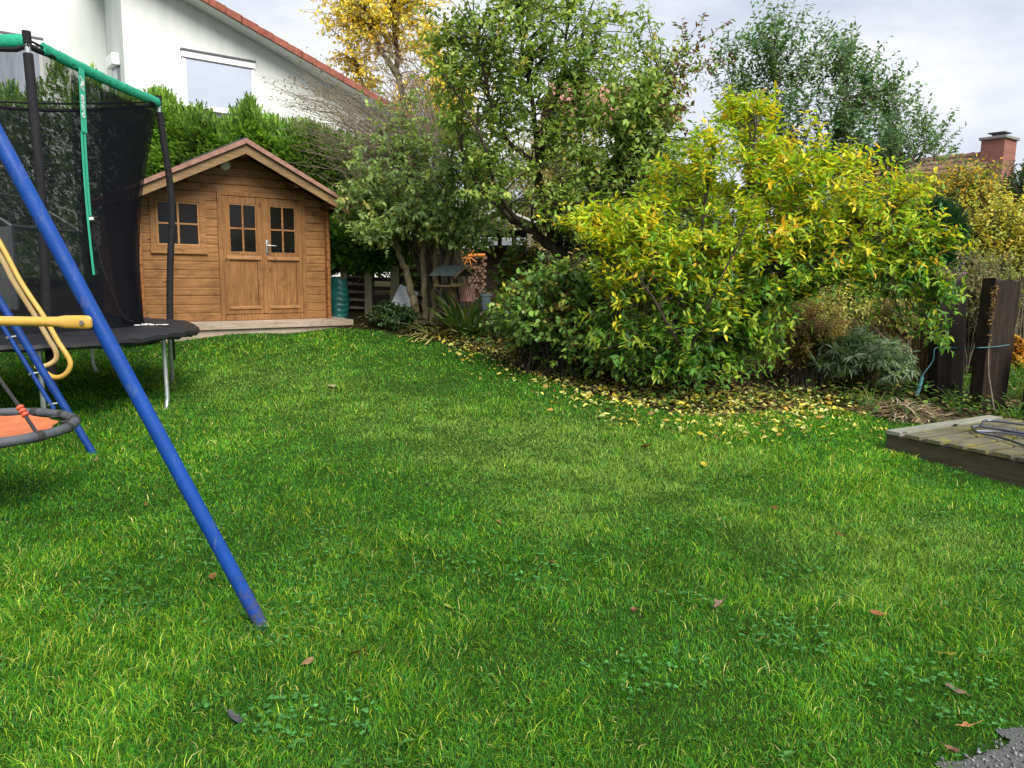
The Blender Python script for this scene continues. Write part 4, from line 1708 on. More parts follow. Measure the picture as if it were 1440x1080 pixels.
_, PB1, PT1 = sleeper(1328, 561, 1335, 395, 42, R(12), SLP, 'dark upright sleeper post half hidden by yellow leaves')
_, PB2, PT2 = sleeper(1386, 575, 1409, 393, 45, R(16), SLPL, 'dark sleeper post with dried vine climbing its front')
_, PB3, PT3 = sleeper(1462, 585, 1475, 470, 44, R(16), SLP, 'short dark post cut off by the photo edge beside orange plant')
TWM = mottled('blue_green_twine', (.03, .11, .14), (.06, .18, .21), 40, .7, 0)
TWN = MB()
yb = PB2[1] - .13
pts = [P(1290, 545, PB1[1] - .22), P(1298, 527, PB1[1] - .2), P(1312, 507, PB1[1] - .16), P(1315, 490, PB1[1] - .13), P(1330, 490, PB1[1] - .125), P(1350, 489, PB1[1] - .13), P(1372, 489, yb - .02), P(1395, 488, yb - .02), P(1419, 485, yb)]
TWN.tube(smoothline(pts, 6), .0055, 6)
TWN.tube(smoothline([P(1289, 556, PB1[1] - .25), P(1293, 545, PB1[1] - .23), P(1297, 530, PB1[1] - .21)], 4), [.02] * 9, 7)
tag(TWN.build('twine', TWM, smooth=True), 'blue green twine tied between the two dark posts', 'twine')
VN = MB()
vp = [P(1399, 582, PB2[1] - .2), P(1394, 550, PB2[1] - .16), P(1390, 520, PB2[1] - .14), P(1391, 480, PB2[1] - .125), P(1394, 440, PB2[1] - .12), P(1396, 415, PB2[1] - .12), P(1401, 400, PB2[1] - .115)]
sl_ = smoothline(vp, 8)
VN.tube(sl_, list(np.linspace(.008, .004, len(sl_))), 6)
vroot = VN.build('climbing_vine', TWIGG, smooth=True)
tag(vroot, 'dried pale vine climbing up the right sleeper post', 'vine')
nvv = 170
f = rng.random(nvv) ** .7 * .55 + .45
idx = (f * (len(sl_) - 1)).astype(int)
pos = np.array(sl_)[idx] + rng.normal(0, .008, (nvv, 3))
ax = rdir(nvv) + np.array([0, -.5, 0])
v, q_ = leaves_np(pos, ax, rdir(nvv), rng.uniform(.02, .045, nvv), rng.uniform(.008, .02, nvv), .3, .3)
np_mesh('foliage', v, q_, None, np.repeat(palette([[.35, .22, .09], [.2, .12, .05]], [1, 1])(np.zeros((nvv, 3)), 1), 6, 0), DRYM, vroot)

# ================================================================== back corner: bag, slatted bins, trellis, bird table and small things
m, nt, b = newmat('green_garden_bag')
c = ramp(nt, noise(nt, 5, 4, .6), [(.3, (.005, .055, .055)), (.7, (.02, .15, .13))])
nt.links.new(c, b.inputs['Base Color'])
b.inputs['Roughness'].default_value = .32
BAGM = m
bgY = 12.6
b0 = P(477, 447, bgY)
b0[2] = hgt(b0[0], b0[1])
hb_ = P(477, 391, bgY)[2] - b0[2]
wb_ = 26 / FOC * bgY / 2
vs, fs = [], []
nz, na = 34, 40
for j in range(nz + 1):
    f = j / nz
    for k in range(na):
        a = 2 * math.pi * k / na
        r_ = wb_ * (.92 + .14 * math.sin(math.pi * f)) * (1 + .055 * math.sin(f * 46 + 2.2 * math.sin(a * 2) + math.sin(a * 5)) * (.4 + .6 * (1 - f)) + .05 * math.sin(a * 3 + f * 5))
        zz = hb_ * f - .02 + .03 * math.sin(a * 3) * f
        vs.append((r_ * math.cos(a), r_ * .9 * math.sin(a), zz))
for j in range(nz):
    for k in range(na):
        fs.append((j * na + k, j * na + (k + 1) % na, (j + 1) * na + (k + 1) % na, (j + 1) * na + k))
vs.append((0, 0, hb_ * .9))
for k in range(na):
    fs.append((nz * na + k, nz * na + (k + 1) % na, len(vs) - 1))
mb = MB()
mb.add(vs, fs)
o = mb.build('garden_bag', BAGM, smooth=True)
o.location = tuple(b0)
tag(o, 'crumpled teal green garden waste bag beside the shed corner', 'bag')

WGR = wood('grey_weathered_slat', (.30, .26, .21), (.2, .17, .13), (.09, .075, .06), 'x', rough=.85, bmp=.4)
WDK = wood('dark_brown_slat', (.085, .055, .04), (.05, .033, .025), (.02, .015, .012), 'x', rough=.85, bmp=.4)
WPO = wood('grey_mossy_post', (.32, .29, .22), (.24, .21, .15), (.13, .12, .06), 'z', rough=.85, bmp=.4, stainamt=.6, stain=(.25, .24, .05))
FY = 12.95


def fbase(px):
    p = P(px, 440, FY)
    p[2] = float(hgt(p[0], p[1]))
    return p


fo = fbase(520)
FEN = empty('slatted_bin', tuple(fo), 'grey slatted timber compost bin with posts beside the green bag', 'compost bin')
for pxa, top, wd in ((485, 372, 9), (519, 372, 10), (556, 374, 12), (630, 386, 8)):
    p = fbase(pxa)
    zt = P(pxa, top, FY)[2]
    hw = wd / FOC * FY / 2
    mb = MB()
    mb.box(p[0] - hw - fo[0], p[0] + hw - fo[0], p[1] - hw - fo[1], p[1] + hw - fo[1], -.1, zt - fo[2], 0, b=.008)
    mb.build('post', WPO, FEN)
for (xa, xb, yoff, mats, ys) in ((486, 519, .03, WGR, (378, 388, 399, 410, 421, 432)), (520, 556, .05, WDK, (378, 391, 404, 416, 428, 440)), (557, 632, .04, WDK, (379, 391, 404, 417, 430, 442)), (455, 486, .05, WDK, (378, 391, 404, 416, 428, 440))):
    for yv in ys:
        pa_, pb_ = P(xa, yv, FY), P(xb, yv + .4, FY)
        mb = MB()
        tk = .026 if mats is WGR else .05
        mb.box(pa_[0] - fo[0], pb_[0] - fo[0], yoff, yoff + (.10 if mats is WGR else .022), pa_[2] - tk - fo[2], pa_[2] + tk * .3 - fo[2], 0, b=.004)
        mb.build('slat', mats, FEN)
        if mats is WGR:
            mb = MB()
            mb.box(pa_[0] - fo[0], pb_[0] - fo[0], yoff + .11, yoff + .13, pa_[2] - .105 - fo[2], pa_[2] - .03 - fo[2], 0)
            mb.build('slat', WDK, FEN)
# white panel leaning on the bin
pb_ = P(566, 425, 12.75)
mb = MB()
Mt = Matrix.Translation(Vector((0, 0, 0))) @ Matrix.Rotation(R(24), 4, 'Y') @ Matrix.Rotation(R(-14), 4, 'X')
mb.box(-.16, .17, -.012, .012, -.34, .26, 0, M=Mt, b=.006)
o = mb.build('leaning_panel', mottled('white_plastic_panel', (.58, .62, .68), (.70, .73, .78), 6, .4, .1))
o.location = tuple(pb_)
tag(o, 'white flat panel leaning against the mossy bin post', 'panel')
# lattice trellis
tY = 13.5
t0 = P(545, 372, tY)
TRE = MB()
wT, hT = (600 - 528) / FOC * tY, (373 - 318) / FOC * tY
for k in range(13):
    x = -.25 + wT * k / 12
    TRE.box(x - .012, x + .012, 0, .012, 0, hT)
for k in range(7):
    z = .02 + hT * .96 * k / 6
    TRE.box(-.27, -.25 + wT + .02, .0125, .022, z - .012, z + .012)
for x in (-.27, -.25 + wT + .02):
    TRE.box(x - .03, x + .03, .024, .08, -1.2, hT + .05)
o = TRE.build('lattice_trellis', WGR)
o.location = tuple(t0)
tag(o, 'wooden lattice trellis behind the slatted bin', 'trellis')

# bird table
bY = 11.7
bb = P(636, 447, bY)
bb[2] = hgt(bb[0], bb[1])
BT = empty('bird_table', tuple(bb), 'small wooden bird table with striped dark roof on a post', 'bird feeder', rz=R(52))
ztray = P(636, 402, bY)[2] - bb[2]
WBT = wood('bird_table_wood', (.32, .22, .13), (.22, .15, .09), (.1, .07, .045), 'z', rough=.8)
mb = MB()
mb.box(-.035, .035, -.035, .035, -.1, ztray - .012, 0, b=.004)
mb.build('post', WBT, BT)
mb = MB()
mb.box(-.21, .21, -.19, .19, ztray - .010, ztray + .012, 0, b=.004)
mb.box(-.21, .21, -.19, -.175, ztray + .0125, ztray + .04)
mb.box(-.21, .21, .175, .19, ztray + .0125, ztray + .04)
mb.build('tray', WBT, BT)
mb = MB()
for sx in (-.17, .17):
    for sy in (-.15, .15):
        mb.box(sx - .012, sx + .012, sy - .012, sy + .012, ztray + .0135, ztray + .17)
mb.build('upright', WBT, BT)
rfm = mottled('dark_green_grey_shingle', (.05, .075, .075), (.13, .17, .16), 18, .8, .4, 80)
for s in (-1, 1):
    mb = MB()
    for r_ in range(5):
        fa, fb = r_ / 5, (r_ + 1) / 5
        za = ztray + .30 - .15 * fa
        zb = ztray + .30 - .15 * fb
        mb.prism([(s * .235 * fa, za), (s * (.235 * fb + .012), zb - .002), (s * (.235 * fb + .012), zb + .012), (s * .235 * fa, za + .006)], 'y', -.25, .25)
    ro_ = mb.build('roof', rfm, BT)
    mb = MB()
    mb.prism([(0, ztray + .298), (s * .24, ztray + .145), (s * .24, ztray + .115), (0, ztray + .262)], 'y', -.262, -.2505)
    mb.build('gable_board', WBT, ro_)

# stack with orange cross bands and pale cover
sY = 14.2
s0 = P(660, 400, sY)
s0[2] = hgt(s0[0], s0[1])
LOGM = mottled('cut_log_wood', (.14, .08, .055), (.34, .22, .16), 9, .85, .3)
STK = empty('log_stack', tuple(s0), 'pinkish brown log stack with pale cover and orange bands behind the bird table', 'log pile')
zt = P(660, 352, sY)[2] - s0[2]
hwS = 22 / FOC * sY
z = .05
r0_ = 0
while z < zt:
    x = -hwS + (r0_ % 2) * .035
    while x < hwS:
        mb = MB()
        rr_ = rnd.uniform(.026, .036)
        cx_, cz_ = x + rnd.uniform(-.008, .008), z + rnd.uniform(-.008, .008)
        yo = rnd.uniform(-.05, .03)
        mb.tube([(cx_, yo, cz_), (cx_, yo + .35, cz_)], rr_, 9)
        mb.build('log', LOGM, STK)
        x += .07
    z += .062
    r0_ += 1
mb = MB()
mb.box(-hwS - .05, hwS + .05, -.10, .42, zt + .03, zt + .075, 0, b=.01)
mb.build('cover', mottled('pale_green_sheet', (.50, .56, .52), (.66, .70, .66), 6, .5, .1), STK)
OR2 = mottled('orange_band', (.75, .22, .02), (.85, .32, .04), 10, .5, 0)
mb = MB()
oc2 = np.array([.0, -.11, zt - .12])
for k in range(4):
    a = k * math.pi / 4 + .2
    d_ = np.array([math.cos(a), 0, math.sin(a)]) * .155
    mb.tube([oc2 - d_, oc2 + d_], .012, 6)
mb.tube([(-.02, -.1, zt - .1), (hwS, -.1, zt - .085)], .03, 8)
mb.build('band', OR2, STK)
# red and white striped cloth
rY = 12.0
p = P(657, 408, rY)
m, nt, b = newmat('red_white_stripes')
wv_ = nt.nodes.new('ShaderNodeTexWave')
wv_.inputs['Scale'].default_value = 11
wv_.inputs['Distortion'].default_value = 7
tc = nt.nodes.new('ShaderNodeTexCoord')
nt.links.new(tc.outputs['Object'], wv_.inputs['Vector'])
nt.links.new(ramp(nt, wv_.outputs['Fac'], [(.45, (.62, .16, .12)), (.55, (.72, .52, .46))]), b.inputs['Base Color'])
mb = MB()
vs, fs = [], []
for j in range(9):
    f = j / 8
    for k in range(20):
        a = 2 * math.pi * k / 20
        r_ = .72 * (.08 + .07 * (1 - f)) * (1 + .22 * math.sin(a * 3 + f * 5) + .12 * math.sin(a * 7 + f * 2)) * math.sin(math.pi * (.12 + .86 * (1 - f) if f > .5 else .5)) if f < 1 else .02
        vs.append((r_ * math.cos(a), r_ * .7 * math.sin(a), -.17 + .34 * f))
for j in range(8):
    for k in range(20):
        fs.append((j * 20 + k, j * 20 + (k + 1) % 20, (j + 1) * 20 + (k + 1) % 20, (j + 1) * 20 + k))
fs.append(tuple(160 + k for k in range(20)))
mb.add(vs, fs)
o = mb.build('hanging_cloth', m, smooth=True)
o.location = tuple(p)
tag(o, 'small red and white cloth hanging just right of the bird table', 'cloth')
# pale blue pot
p = P(683, 424, 12.1)
mb = MB()
pr = [(.045, -.14), (.06, -.13), (.085, .08), (.10, .09), (.10, .12), (.088, .12), (.07, .02), (.01, .0)]
vs = [(r_ * math.cos(2 * math.pi * k / 18), r_ * math.sin(2 * math.pi * k / 18), z_) for r_, z_ in pr for k in range(18)]
fs = [(j * 18 + k, j * 18 + (k + 1) % 18, j * 18 + 18 + (k + 1) % 18, j * 18 + 18 + k) for j in range(len(pr) - 1) for k in range(18)]
fs.append(tuple(range(18))[::-1])
mb.add(vs, fs)
o = mb.build('plant_pot', mottled('pale_blue_glaze', (.30, .40, .48), (.45, .55, .62), 8, .3, 0), smooth=True)
o.location = tuple(p)
tag(o, 'small pale blue pot among the plants by the bird table', 'pot')
# grey roofed shelter behind the leaning trunk
gY = 16.0
g0 = P(702, 330, gY)
g0[2] = hgt(g0[0], g0[1])
SHL = empty('garden_shelter', tuple(g0), 'grey roofed open garden shelter seen through the branches', 'shelter')
zt = P(702, 303, gY)[2] - g0[2]
mb = MB()
mb.prism([(-.75, zt - .28), (.05, zt + .08), (.75, zt - .20), (.75, zt - .16), (.05, zt + .13), (-.75, zt - .24)], 'y', -.7, .9)
mb.build('roof', mottled('grey_roof_sheet', (.42, .42, .40), (.56, .55, .52), 6, .7, .2), SHL)
mb = MB()
for sx in (-.6, .6):
    for sy in (-.5, .7):
        mb.box(sx - .04, sx + .04, sy - .04, sy + .04, -.1, zt - .2)
mb.build('post', WGR, SHL)
mb = MB()
mb.box(-.6, .6, .74, .78, 0, zt - .25)
mb.build('back_panel', WDK, SHL)
mb = MB()
for k in range(4):
    mb.box(-.5 + .28 * k, -.5 + .28 * k + .2, -.52, -.48, zt - .62, zt - .46, 0, b=.02)
mb.build('shelf_box', mottled('grey_box', (.16, .18, .2), (.32, .34, .36), 5, .6, .1), SHL)
# white metal poles of an arch behind the birch shaped gap
mb = MB()
mb.tube([P(644, 345, 14.6), P(645, 320, 14.6), P(650, 304, 14.6), P(660, 318, 14.6), P(669, 342, 14.6)], .016, 8)
o = mb.build('garden_arch', PVC, smooth=True)
tag(o, 'thin white metal arch standing above the log stack', 'arch')

# ================================================================== far houses
RT2 = mottled('weathered_brown_tile', (.14, .075, .055), (.26, .15, .11), 14, .85, .5, 40)
RT3 = mottled('salmon_roof_tile', (.28, .12, .09), (.42, .21, .16), 10, .85, .4, 30)
BRK, nt, b = newmat('red_brick')
br = nt.nodes.new('ShaderNodeTexBrick')
br.inputs['Scale'].default_value = 4.6
br.inputs['Color1'].default_value = (.30, .10, .07, 1)
br.inputs['Color2'].default_value = (.20, .07, .055, 1)
br.inputs['Mortar'].default_value = (.20, .16, .14, 1)
br.inputs['Mortar Size'].default_value = .02
tc = nt.nodes.new('ShaderNodeTexCoord')
mp = nt.nodes.new('ShaderNodeMapping')
mp.inputs['Rotation'].default_value = (R(90), 0, 0)
nt.links.new(tc.outputs['Object'], mp.inputs['Vector'])
nt.links.new(mp.outputs['Vector'], br.inputs['Vector'])
nt.links.new(br.outputs['Color'], b.inputs['Base Color'])
b.inputs['Roughness'].default_value = .9
hY = 27.0
ra, rb = P(1262, 231, hY), P(1396, 214, hY - 2.4)
rdv = rb - ra
rlen2 = float(np.linalg.norm(rdv[:2])) + .1
rang = math.atan2(rdv[1], rdv[0])
H2 = empty('brown_roof_house', (ra[0], ra[1], 0), 'far house with brown tiled roof and square red brick chimney', 'house', rz=rang)
zr = float(ra[2])
mb = MB()
for s in (-1, 1):
    for r_ in range(14):
        fa, fb = r_ / 14, (r_ + 1) / 14
        mb.prism([(s * 4.6 * fa, zr - 2.9 * fa), (s * (4.6 * fb + .03), zr - 2.9 * fb - .01), (s * (4.6 * fb + .03), zr - 2.9 * fb + .05), (s * 4.6 * fa, zr - 2.9 * fa + .02)], 'x', -1.2, rlen2)
Mz = None
h2r = mb.build('roof', RT2, H2)
mb = MB()
k_ = -1.2
while k_ < rlen2 - .3:
    mb.tube([(k_, 0, zr + .0), (k_ + .34, 0, zr + .025)], [.10, .12], 8)
    k_ += .33
print('ROOF', rlen2)
mb.build('ridge_tile', RT2, h2r)
mb = MB()
mb.prism([(-4.2, 0), (4.2, 0), (4.2, zr - 2.7), (0, zr - .1), (-4.2, zr - 2.7)], 'x', -.8, rlen2 - .25)
mb.build('wall', PLASTER, H2)
chx = P(1407, 214, hY - 2.5)
vv = (chx - ra)[:2]
cxl = vv[0] * math.cos(rang) + vv[1] * math.sin(rang)
ztop = P(1407, 199, hY - 2.5)[2]
mb = MB()
mb.box(cxl - .33, cxl + .33, -.50, .33, zr - 1.6, ztop, 0)
ch = mb.build('chimney', BRK, H2)
mb = MB()
mb.box(cxl - .39, cxl + .39, -.56, .39, ztop + .002, ztop + .09, 0, b=.02)
mb.build('chimney_cap', mottled('concrete_cap', (.16, .16, .16), (.24, .24, .24), 9, .9, .2), ch)
mb = MB()
mb.tube([(cxl, -.1, ztop + .095), (cxl, -.1, ztop + .2)], .2, 14)
mb.box(cxl - .24, cxl + .24, -.34, .14, ztop + .203, ztop + .235)
mb.build('flue', DARKM, ch)
# pinkish house behind the big tree
ra = P(770, 175, 34.0)
H3 = empty('salmon_roof_house', (ra[0], ra[1], 0), 'distant house with salmon red roof glimpsed through the big tree', 'house', rz=R(8))
ztp = P(850, 122, 34)[2]
zev = P(850, 188, 34)[2]
lw = 150 / FOC * 34
mb = MB()
for s in (-1, 1):
    mb.prism([(0, ztp), (s * 3.4, zev), (s * 3.4, zev + .15), (0, ztp + .15)], 'x', 0, lw)
mb.build('roof', RT3, H3)
mb = MB()
mb.prism([(-3.1, 0), (3.1, 0), (3.1, zev + .02), (0, ztp - .1), (-3.1, zev + .02)], 'x', .3, lw - .3)
mb.build('wall', PLASTER, H3)
for k in range(2):
    mb = MB()
    mb.box(1.0 + 2.0 * k, 2.0 + 2.0 * k, -3.16, -3.102, zev - 1.8, zev - .6)
    wo_ = mb.build('window', PVC, H3)
    mb = MB()
    mb.box(1.1 + 2.0 * k, 1.9 + 2.0 * k, -3.175, -3.162, zev - 1.7, zev - .7)
    mb.build('pane', CGLASS, wo_)

# ================================================================== plants


def gbase(px, py, Y=None):
    if Y is None:
        return G(px, py)
    p = P(px, py, Y)
    p[2] = float(hgt(p[0], p[1]))
    return p


def LP(Y, *pts):
    """limb polyline: pixels at depth Y (each point may carry its own depth offset)"""
    return [P(p[0], p[1], Y + (p[2] if len(p) > 2 else 0)) for p in pts]


def pxy(pos):
    """picture height of world points, used only to grade autumn colour through a crown"""
    return pos


# ---- yellow shrub
yel = palette([[.72, .60, .025], [.54, .60, .03], [.36, .54, .03], [.78, .46, .02], [.20, .42, .03]], [3.2, 4.6, 4.4, 1.0, 2.4], .16)
ygr = palette([[.08, .21, .03], [.16, .33, .035], [.36, .48, .04], [.055, .15, .03]], [4, 3.8, 2.2, 1.2], .2)


def fors_col(tw, per):
    a, b_ = yel(tw, per), ygr(tw, per)
    t = np.repeat(sstep((tw[:, 2] - 1.0 + rng.normal(0, .22, len(tw)) - .16 * np.maximum(tw[:, 0] - 2.5, -1)) / .75 + .25 * (vnoise(tw[:, 0], tw[:, 2], .5, 3) - .5)), per)
    pick = rng.random(len(t)) < t
    return np.where(pick[:, None], a, b_)


plant('yellow_shrub', 'large shrub turning bright yellow at the middle of the lawn edge', 'shrub', gbase(965, 545),
      [(1060, 245, 8.6, 115, 75, .75, 3.2), (1180, 310, 8.5, 115, 90, .75, 3.4), (930, 335, 8.4, 110, 55, .6, 1.9), (1040, 360, 8.3, 140, 72, .75, 2.8), (835, 325, 8.3, 55, 28, .3, .5),
       (975, 455, 8.25, 95, 90, .6, 3.0), (880, 400, 8.3, 60, 45, .4, .8), (975, 515, 8.2, 95, 24, .45, 1.3), (1062, 455, 8.2, 50, 55, .4, 1.3), (880, 470, 8.25, 50, 45, .35, .9), (1085, 375, 8.6, 60, 40, .4, 1.5), (1170, 392, 8.3, 75, 32, .5, .9), (1275, 395, 8.2, 36, 60, .3, .6), (1050, 165, 8.7, 45, 28, .3, .35), (938, 255, 8.4, 25, 50, .2, .28), (1280, 320, 8.3, 40, 20, .3, .25), (1325, 412, 8.05, 16, 24, .12, .22), (1338, 345, 8.1, 18, 14, .12, .16), (1305, 470, 8.0, 14, 14, .12, .14)],
      820, fors_col, limbs=[([gbase(965 + dx, 548)] + LP(8.3, *pp), .024, .008) for dx, pp in (
          (-4, ((955, 470), (930, 380), (900, 315))), (2, ((975, 450), (985, 340), (1002, 225))), (8, ((990, 450), (1040, 330), (1062, 190))), (12, ((1000, 460), (1080, 370), (1150, 275))),
          (16, ((1005, 485), (1085, 420), (1185, 345), (1250, 305))), (20, ((1000, 505), (1075, 450), (1175, 395), (1275, 375))), (-8, ((940, 480), (880, 400), (815, 335))), (-12, ((945, 505), (900, 465), (850, 425))),
          (0, ((970, 500, -.3), (1000, 420, -.5), (1040, 340, -.5))), (-2, ((960, 500, -.3), (930, 440, -.5), (900, 390, -.5))), (5, ((985, 480, .3), (1010, 380, .5), (1100, 270, .5))))], tw=5, lv=8, tl=.30, L=.086, Wd=.036, upb=.85, droop=.06, opposite=True, br=.011, twigmat=TWIG, bark=BARKD, minz=.1, leafdir=.9, curl=.2, bend_up=.5)

# ---- rounded leaf shrub
plant('dogwood_shrub', 'dark green shrub with rounded leaves left of the yellow shrub', 'shrub', gbase(810, 515),
      [(790, 440, 9.3, 85, 75, .6, 3), (855, 480, 8.9, 60, 45, .4, 1.6), (745, 440, 9.6, 42, 55, .4, 1.4), (890, 505, 8.7, 45, 35, .35, .9), (850, 400, 9.3, 50, 45, .5, 1.0)],
      430, palette([[.095, .20, .04], [.15, .29, .045], [.23, .37, .05], [.48, .48, .07], [.32, .20, .05]], [4, 4, 3, .9, .5]),
      spread=.8, tw=5, lv=8, tl=.3, L=.072, Wd=.052, upb=.1, droop=.35, mat=LEAFG, br=.010, bark=BARKD, minz=.12, fold=.15)

# ---- big central tree with dark leaning limbs
cY = 10.4
plum = [([gbase(815, 480, cY)] + LP(cY, (812, 430), (798, 380), (770, 342, -.1), (735, 318, -.2), (700, 288, -.2), (668, 255, -.2), (650, 215)), .095, .03),
        (LP(cY, (800, 384), (786, 352), (768, 300, .1), (757, 250, .1), (756, 212, .1), (750, 150, .2), (737, 70, .2), (728, 0)), .078, .018),
        (LP(cY, (760, 262, .1), (742, 222), (715, 200), (692, 150, -.2), (672, 70, -.3)), .05, .015),
        (LP(cY, (757, 225, .1), (772, 175, .3), (786, 115, .4), (800, 30, .4)), .045, .014),
        (LP(cY, (815, 420, .3), (835, 340, .5), (822, 240, .5), (812, 150, .5), (816, 70, .5)), .055, .016),
        (LP(cY, (735, 318, -.2), (700, 270, -.5), (680, 200, -.6), (640, 130, -.6)), .035, .012),
        (LP(cY, (830, 290, .4), (870, 220, .4), (915, 140, .3)), .04, .012)]
cg = palette([[.20, .32, .065], [.29, .42, .08], [.40, .48, .09], [.14, .24, .06], [.46, .36, .10]], [4, 3.6, 2.6, 1.6, .4])
bw = palette([[.16, .075, .05], [.22, .10, .05], [.17, .16, .03]], [3, 2, 2])


def centre_col(tw, per):
    a, b_ = cg(tw, per), bw(tw, per)
    t = np.repeat((tw[:, 0] > 1.85) & (tw[:, 2] > 3.3), per) & (rng.random(len(a)) < .7)
    return np.where(t[:, None], b_, a)


plant('apple_tree', 'tall green leafed tree with dark forked trunk at the middle of the garden', 'tree', gbase(815, 480, cY),
      [(760, 90, 10.4, 140, 105, 1.3, 4.2), (880, 110, 10.4, 80, 90, 1, 2.2), (665, 135, 10.5, 70, 105, 1, 1.9), (860, 235, 10.2, 110, 85, 1, 3.4), (875, 150, 10.1, 85, 45, .7, 2.0), (935, 200, 10.1, 60, 80, .8, 1.6), (740, -30, 10.4, 150, 60, 1.2, 2),
       (700, 265, 10.1, 60, 55, .7, .9), (820, 310, 10.0, 80, 45, .7, 1.5), (625, 70, 10.5, 45, 60, .6, .7), (975, 75, 10, 28, 32, .3, .22), (905, 320, 10, 70, 50, .6, 1.4), (980, 260, 10.2, 70, 80, .7, 1.2)],
      730, centre_col, limbs=plum, tw=5, lv=7, tl=.34, L=.080, Wd=.046, upb=.45, droop=.25, br=.014, bark=BARKD, twigmat=BARKD, minz=.5)

# ---- multi stemmed tree by the bin
mY = 12.2
ms = [([gbase(587, 452, mY)] + LP(mY, (584, 430), (574, 395), (562, 358), (545, 325, .1), (520, 285, .2), (505, 240, .3)), .075, .026),
      ([gbase(597, 453, mY)] + LP(mY, (598, 420), (595, 370), (592, 320), (584, 260), (565, 190)), .060, .020),
      ([gbase(607, 452, mY)] + LP(mY, (611, 420), (612, 370), (616, 320), (628, 260), (640, 190)), .060, .020),
      ([gbase(617, 452, mY)] + LP(mY, (621, 420), (628, 370), (640, 322), (662, 280), (690, 230)), .058, .02),
      (LP(mY, (592, 345), (575, 300, .3), (560, 250, .4), (540, 190, .4)), .05, .015)]
plant('lilac_tree', 'multi stemmed green tree with mossy trunks beside the compost bin', 'tree', gbase(602, 452, mY),
      [(600, 255, 12.2, 105, 85, 1.2, 4), (530, 285, 12, 50, 50, .7, 1.3), (655, 325, 11.8, 55, 32, .7, 1.3), (565, 195, 12.3, 70, 55, .8, 1.1), (685, 250, 12, 60, 75, .8, 1.6), (530, 322, 11.6, 34, 18, .4, .5), (600, 305, 11.6, 60, 25, .5, 1)],
      350, palette([[.21, .33, .10], [.29, .41, .12], [.38, .48, .14], [.15, .25, .08], [.50, .50, .13]], [4, 3.4, 2.4, 1.4, .8]),
      limbs=ms, tw=5, lv=7, tl=.34, L=.085, Wd=.05, upb=.2, droop=.3, bark=BARKG, twigmat=TWIGG, br=.012, minz=1.3)

# ---- pear tree with upright shoots
pY = 11.6
pt = blobpts([(1120, 190, pY, 120, 80, 1.1, 4), (1200, 225, pY, 95, 55, 1, 2.4), (1080, 110, pY, 35, 60, .5, .9), (1155, 115, pY, 50, 45, .5, 1.1), (1275, 235, pY, 45, 32, .6, .7), (1020, 150, pY, 40, 55, .5, .7), (1130, 300, pY - .3, 150, 55, 1, 1.6), (1230, 160, pY, 25, 25, .3, .35)], 235)
shoots = np.array([P(a, b_, pY + rnd.uniform(-.6, .6)) for a, b_ in ((1084, 40), (1090, 60), (1068, 62), (1110, 55), (1118, 48), (1098, 75), (1130, 70), (1176, 72), (1170, 90), (1200, 70), (1195, 95), (1207, 95), (1215, 105), (1228, 115), (1240, 135), (1247, 130), (1262, 150), (1268, 155), (1285, 165), (1290, 175), (1310, 210), (1320, 195), (1336, 215), (1035, 80), (1020, 70), (1150, 70), (1260, 190), (1300, 195), (1325, 230), (1140, 90), (1060, 85), (1104, 40), (1125, 58), (1160, 60), (1186, 80), (1222, 120), (1254, 140), (1275, 175), (1297, 180), (1315, 225), (1030, 95), (1010, 90), (1046, 70), (1073, 48), (1192, 110))])
pt = np.concatenate([pt, shoots])
pl_ = [([gbase(1120, 470, pY)] + LP(pY, (1120, 420), (1118, 350), (1112, 280), (1100, 200), (1088, 110)), .10, .02),
       (LP(pY, (1118, 345), (1150, 270), (1175, 200), (1190, 130)), .06, .018),
       (LP(pY, (1119, 370), (1180, 300), (1240, 250), (1290, 225)), .055, .015),
       (LP(pY, (1116, 320), (1080, 260), (1050, 190), (1030, 130)), .05, .015)]
plant('pear_tree', 'grey green tree with upright leafy shoots behind the yellow shrub', 'tree', gbase(1120, 470, pY), [], 0,
      palette([[.12, .22, .11], [.17, .29, .15], [.09, .17, .08], [.22, .33, .13]], [4, 3, 3, 1.5]), limbs=pl_, tw=6, lv=9, tl=.5, L=.082, Wd=.042, upb=1.7, droop=.05,
      bark=BARK, twigmat=BARK, br=.011, minz=1.0, targets=pt, bend_up=.5)

# ---- yellow autumn tree far behind
yY = 24.0
plant('golden_autumn_tree', 'tall tree with golden yellow leaves beyond the house roof', 'tree', gbase(575, 400, yY),
      [(545, 25, yY, 85, 50, 2, 4.2), (500, 85, yY, 42, 55, 1.5, 1.3), (610, 110, yY, 60, 70, 2, 1.8), (570, 180, yY, 60, 45, 1.5, 1.1), (545, -50, yY, 90, 40, 2, 2), (640, 150, yY, 40, 60, 1.5, .9)],
      330, palette([[.86, .70, .07], [.86, .60, .04], [.76, .70, .16], [.52, .52, .12]], [4, 2.2, 2.6, 1.2]),
      limbs=[([gbase(575, 400, yY)] + LP(yY, (574, 300), (570, 200), (560, 100), (550, 0)), .22, .05), (LP(yY, (573, 240), (600, 160), (615, 80)), .1, .04), (LP(yY, (573, 260), (530, 170), (500, 90)), .1, .04), (LP(yY, (560, 110), (530, 60), (515, 10)), .08, .03)],
      tw=6, lv=7, tl=.7, L=.125, Wd=.075, upb=.3, droop=.3, bark=BARK, twigmat=TWIGG, br=.02, twr=.008, minz=2)

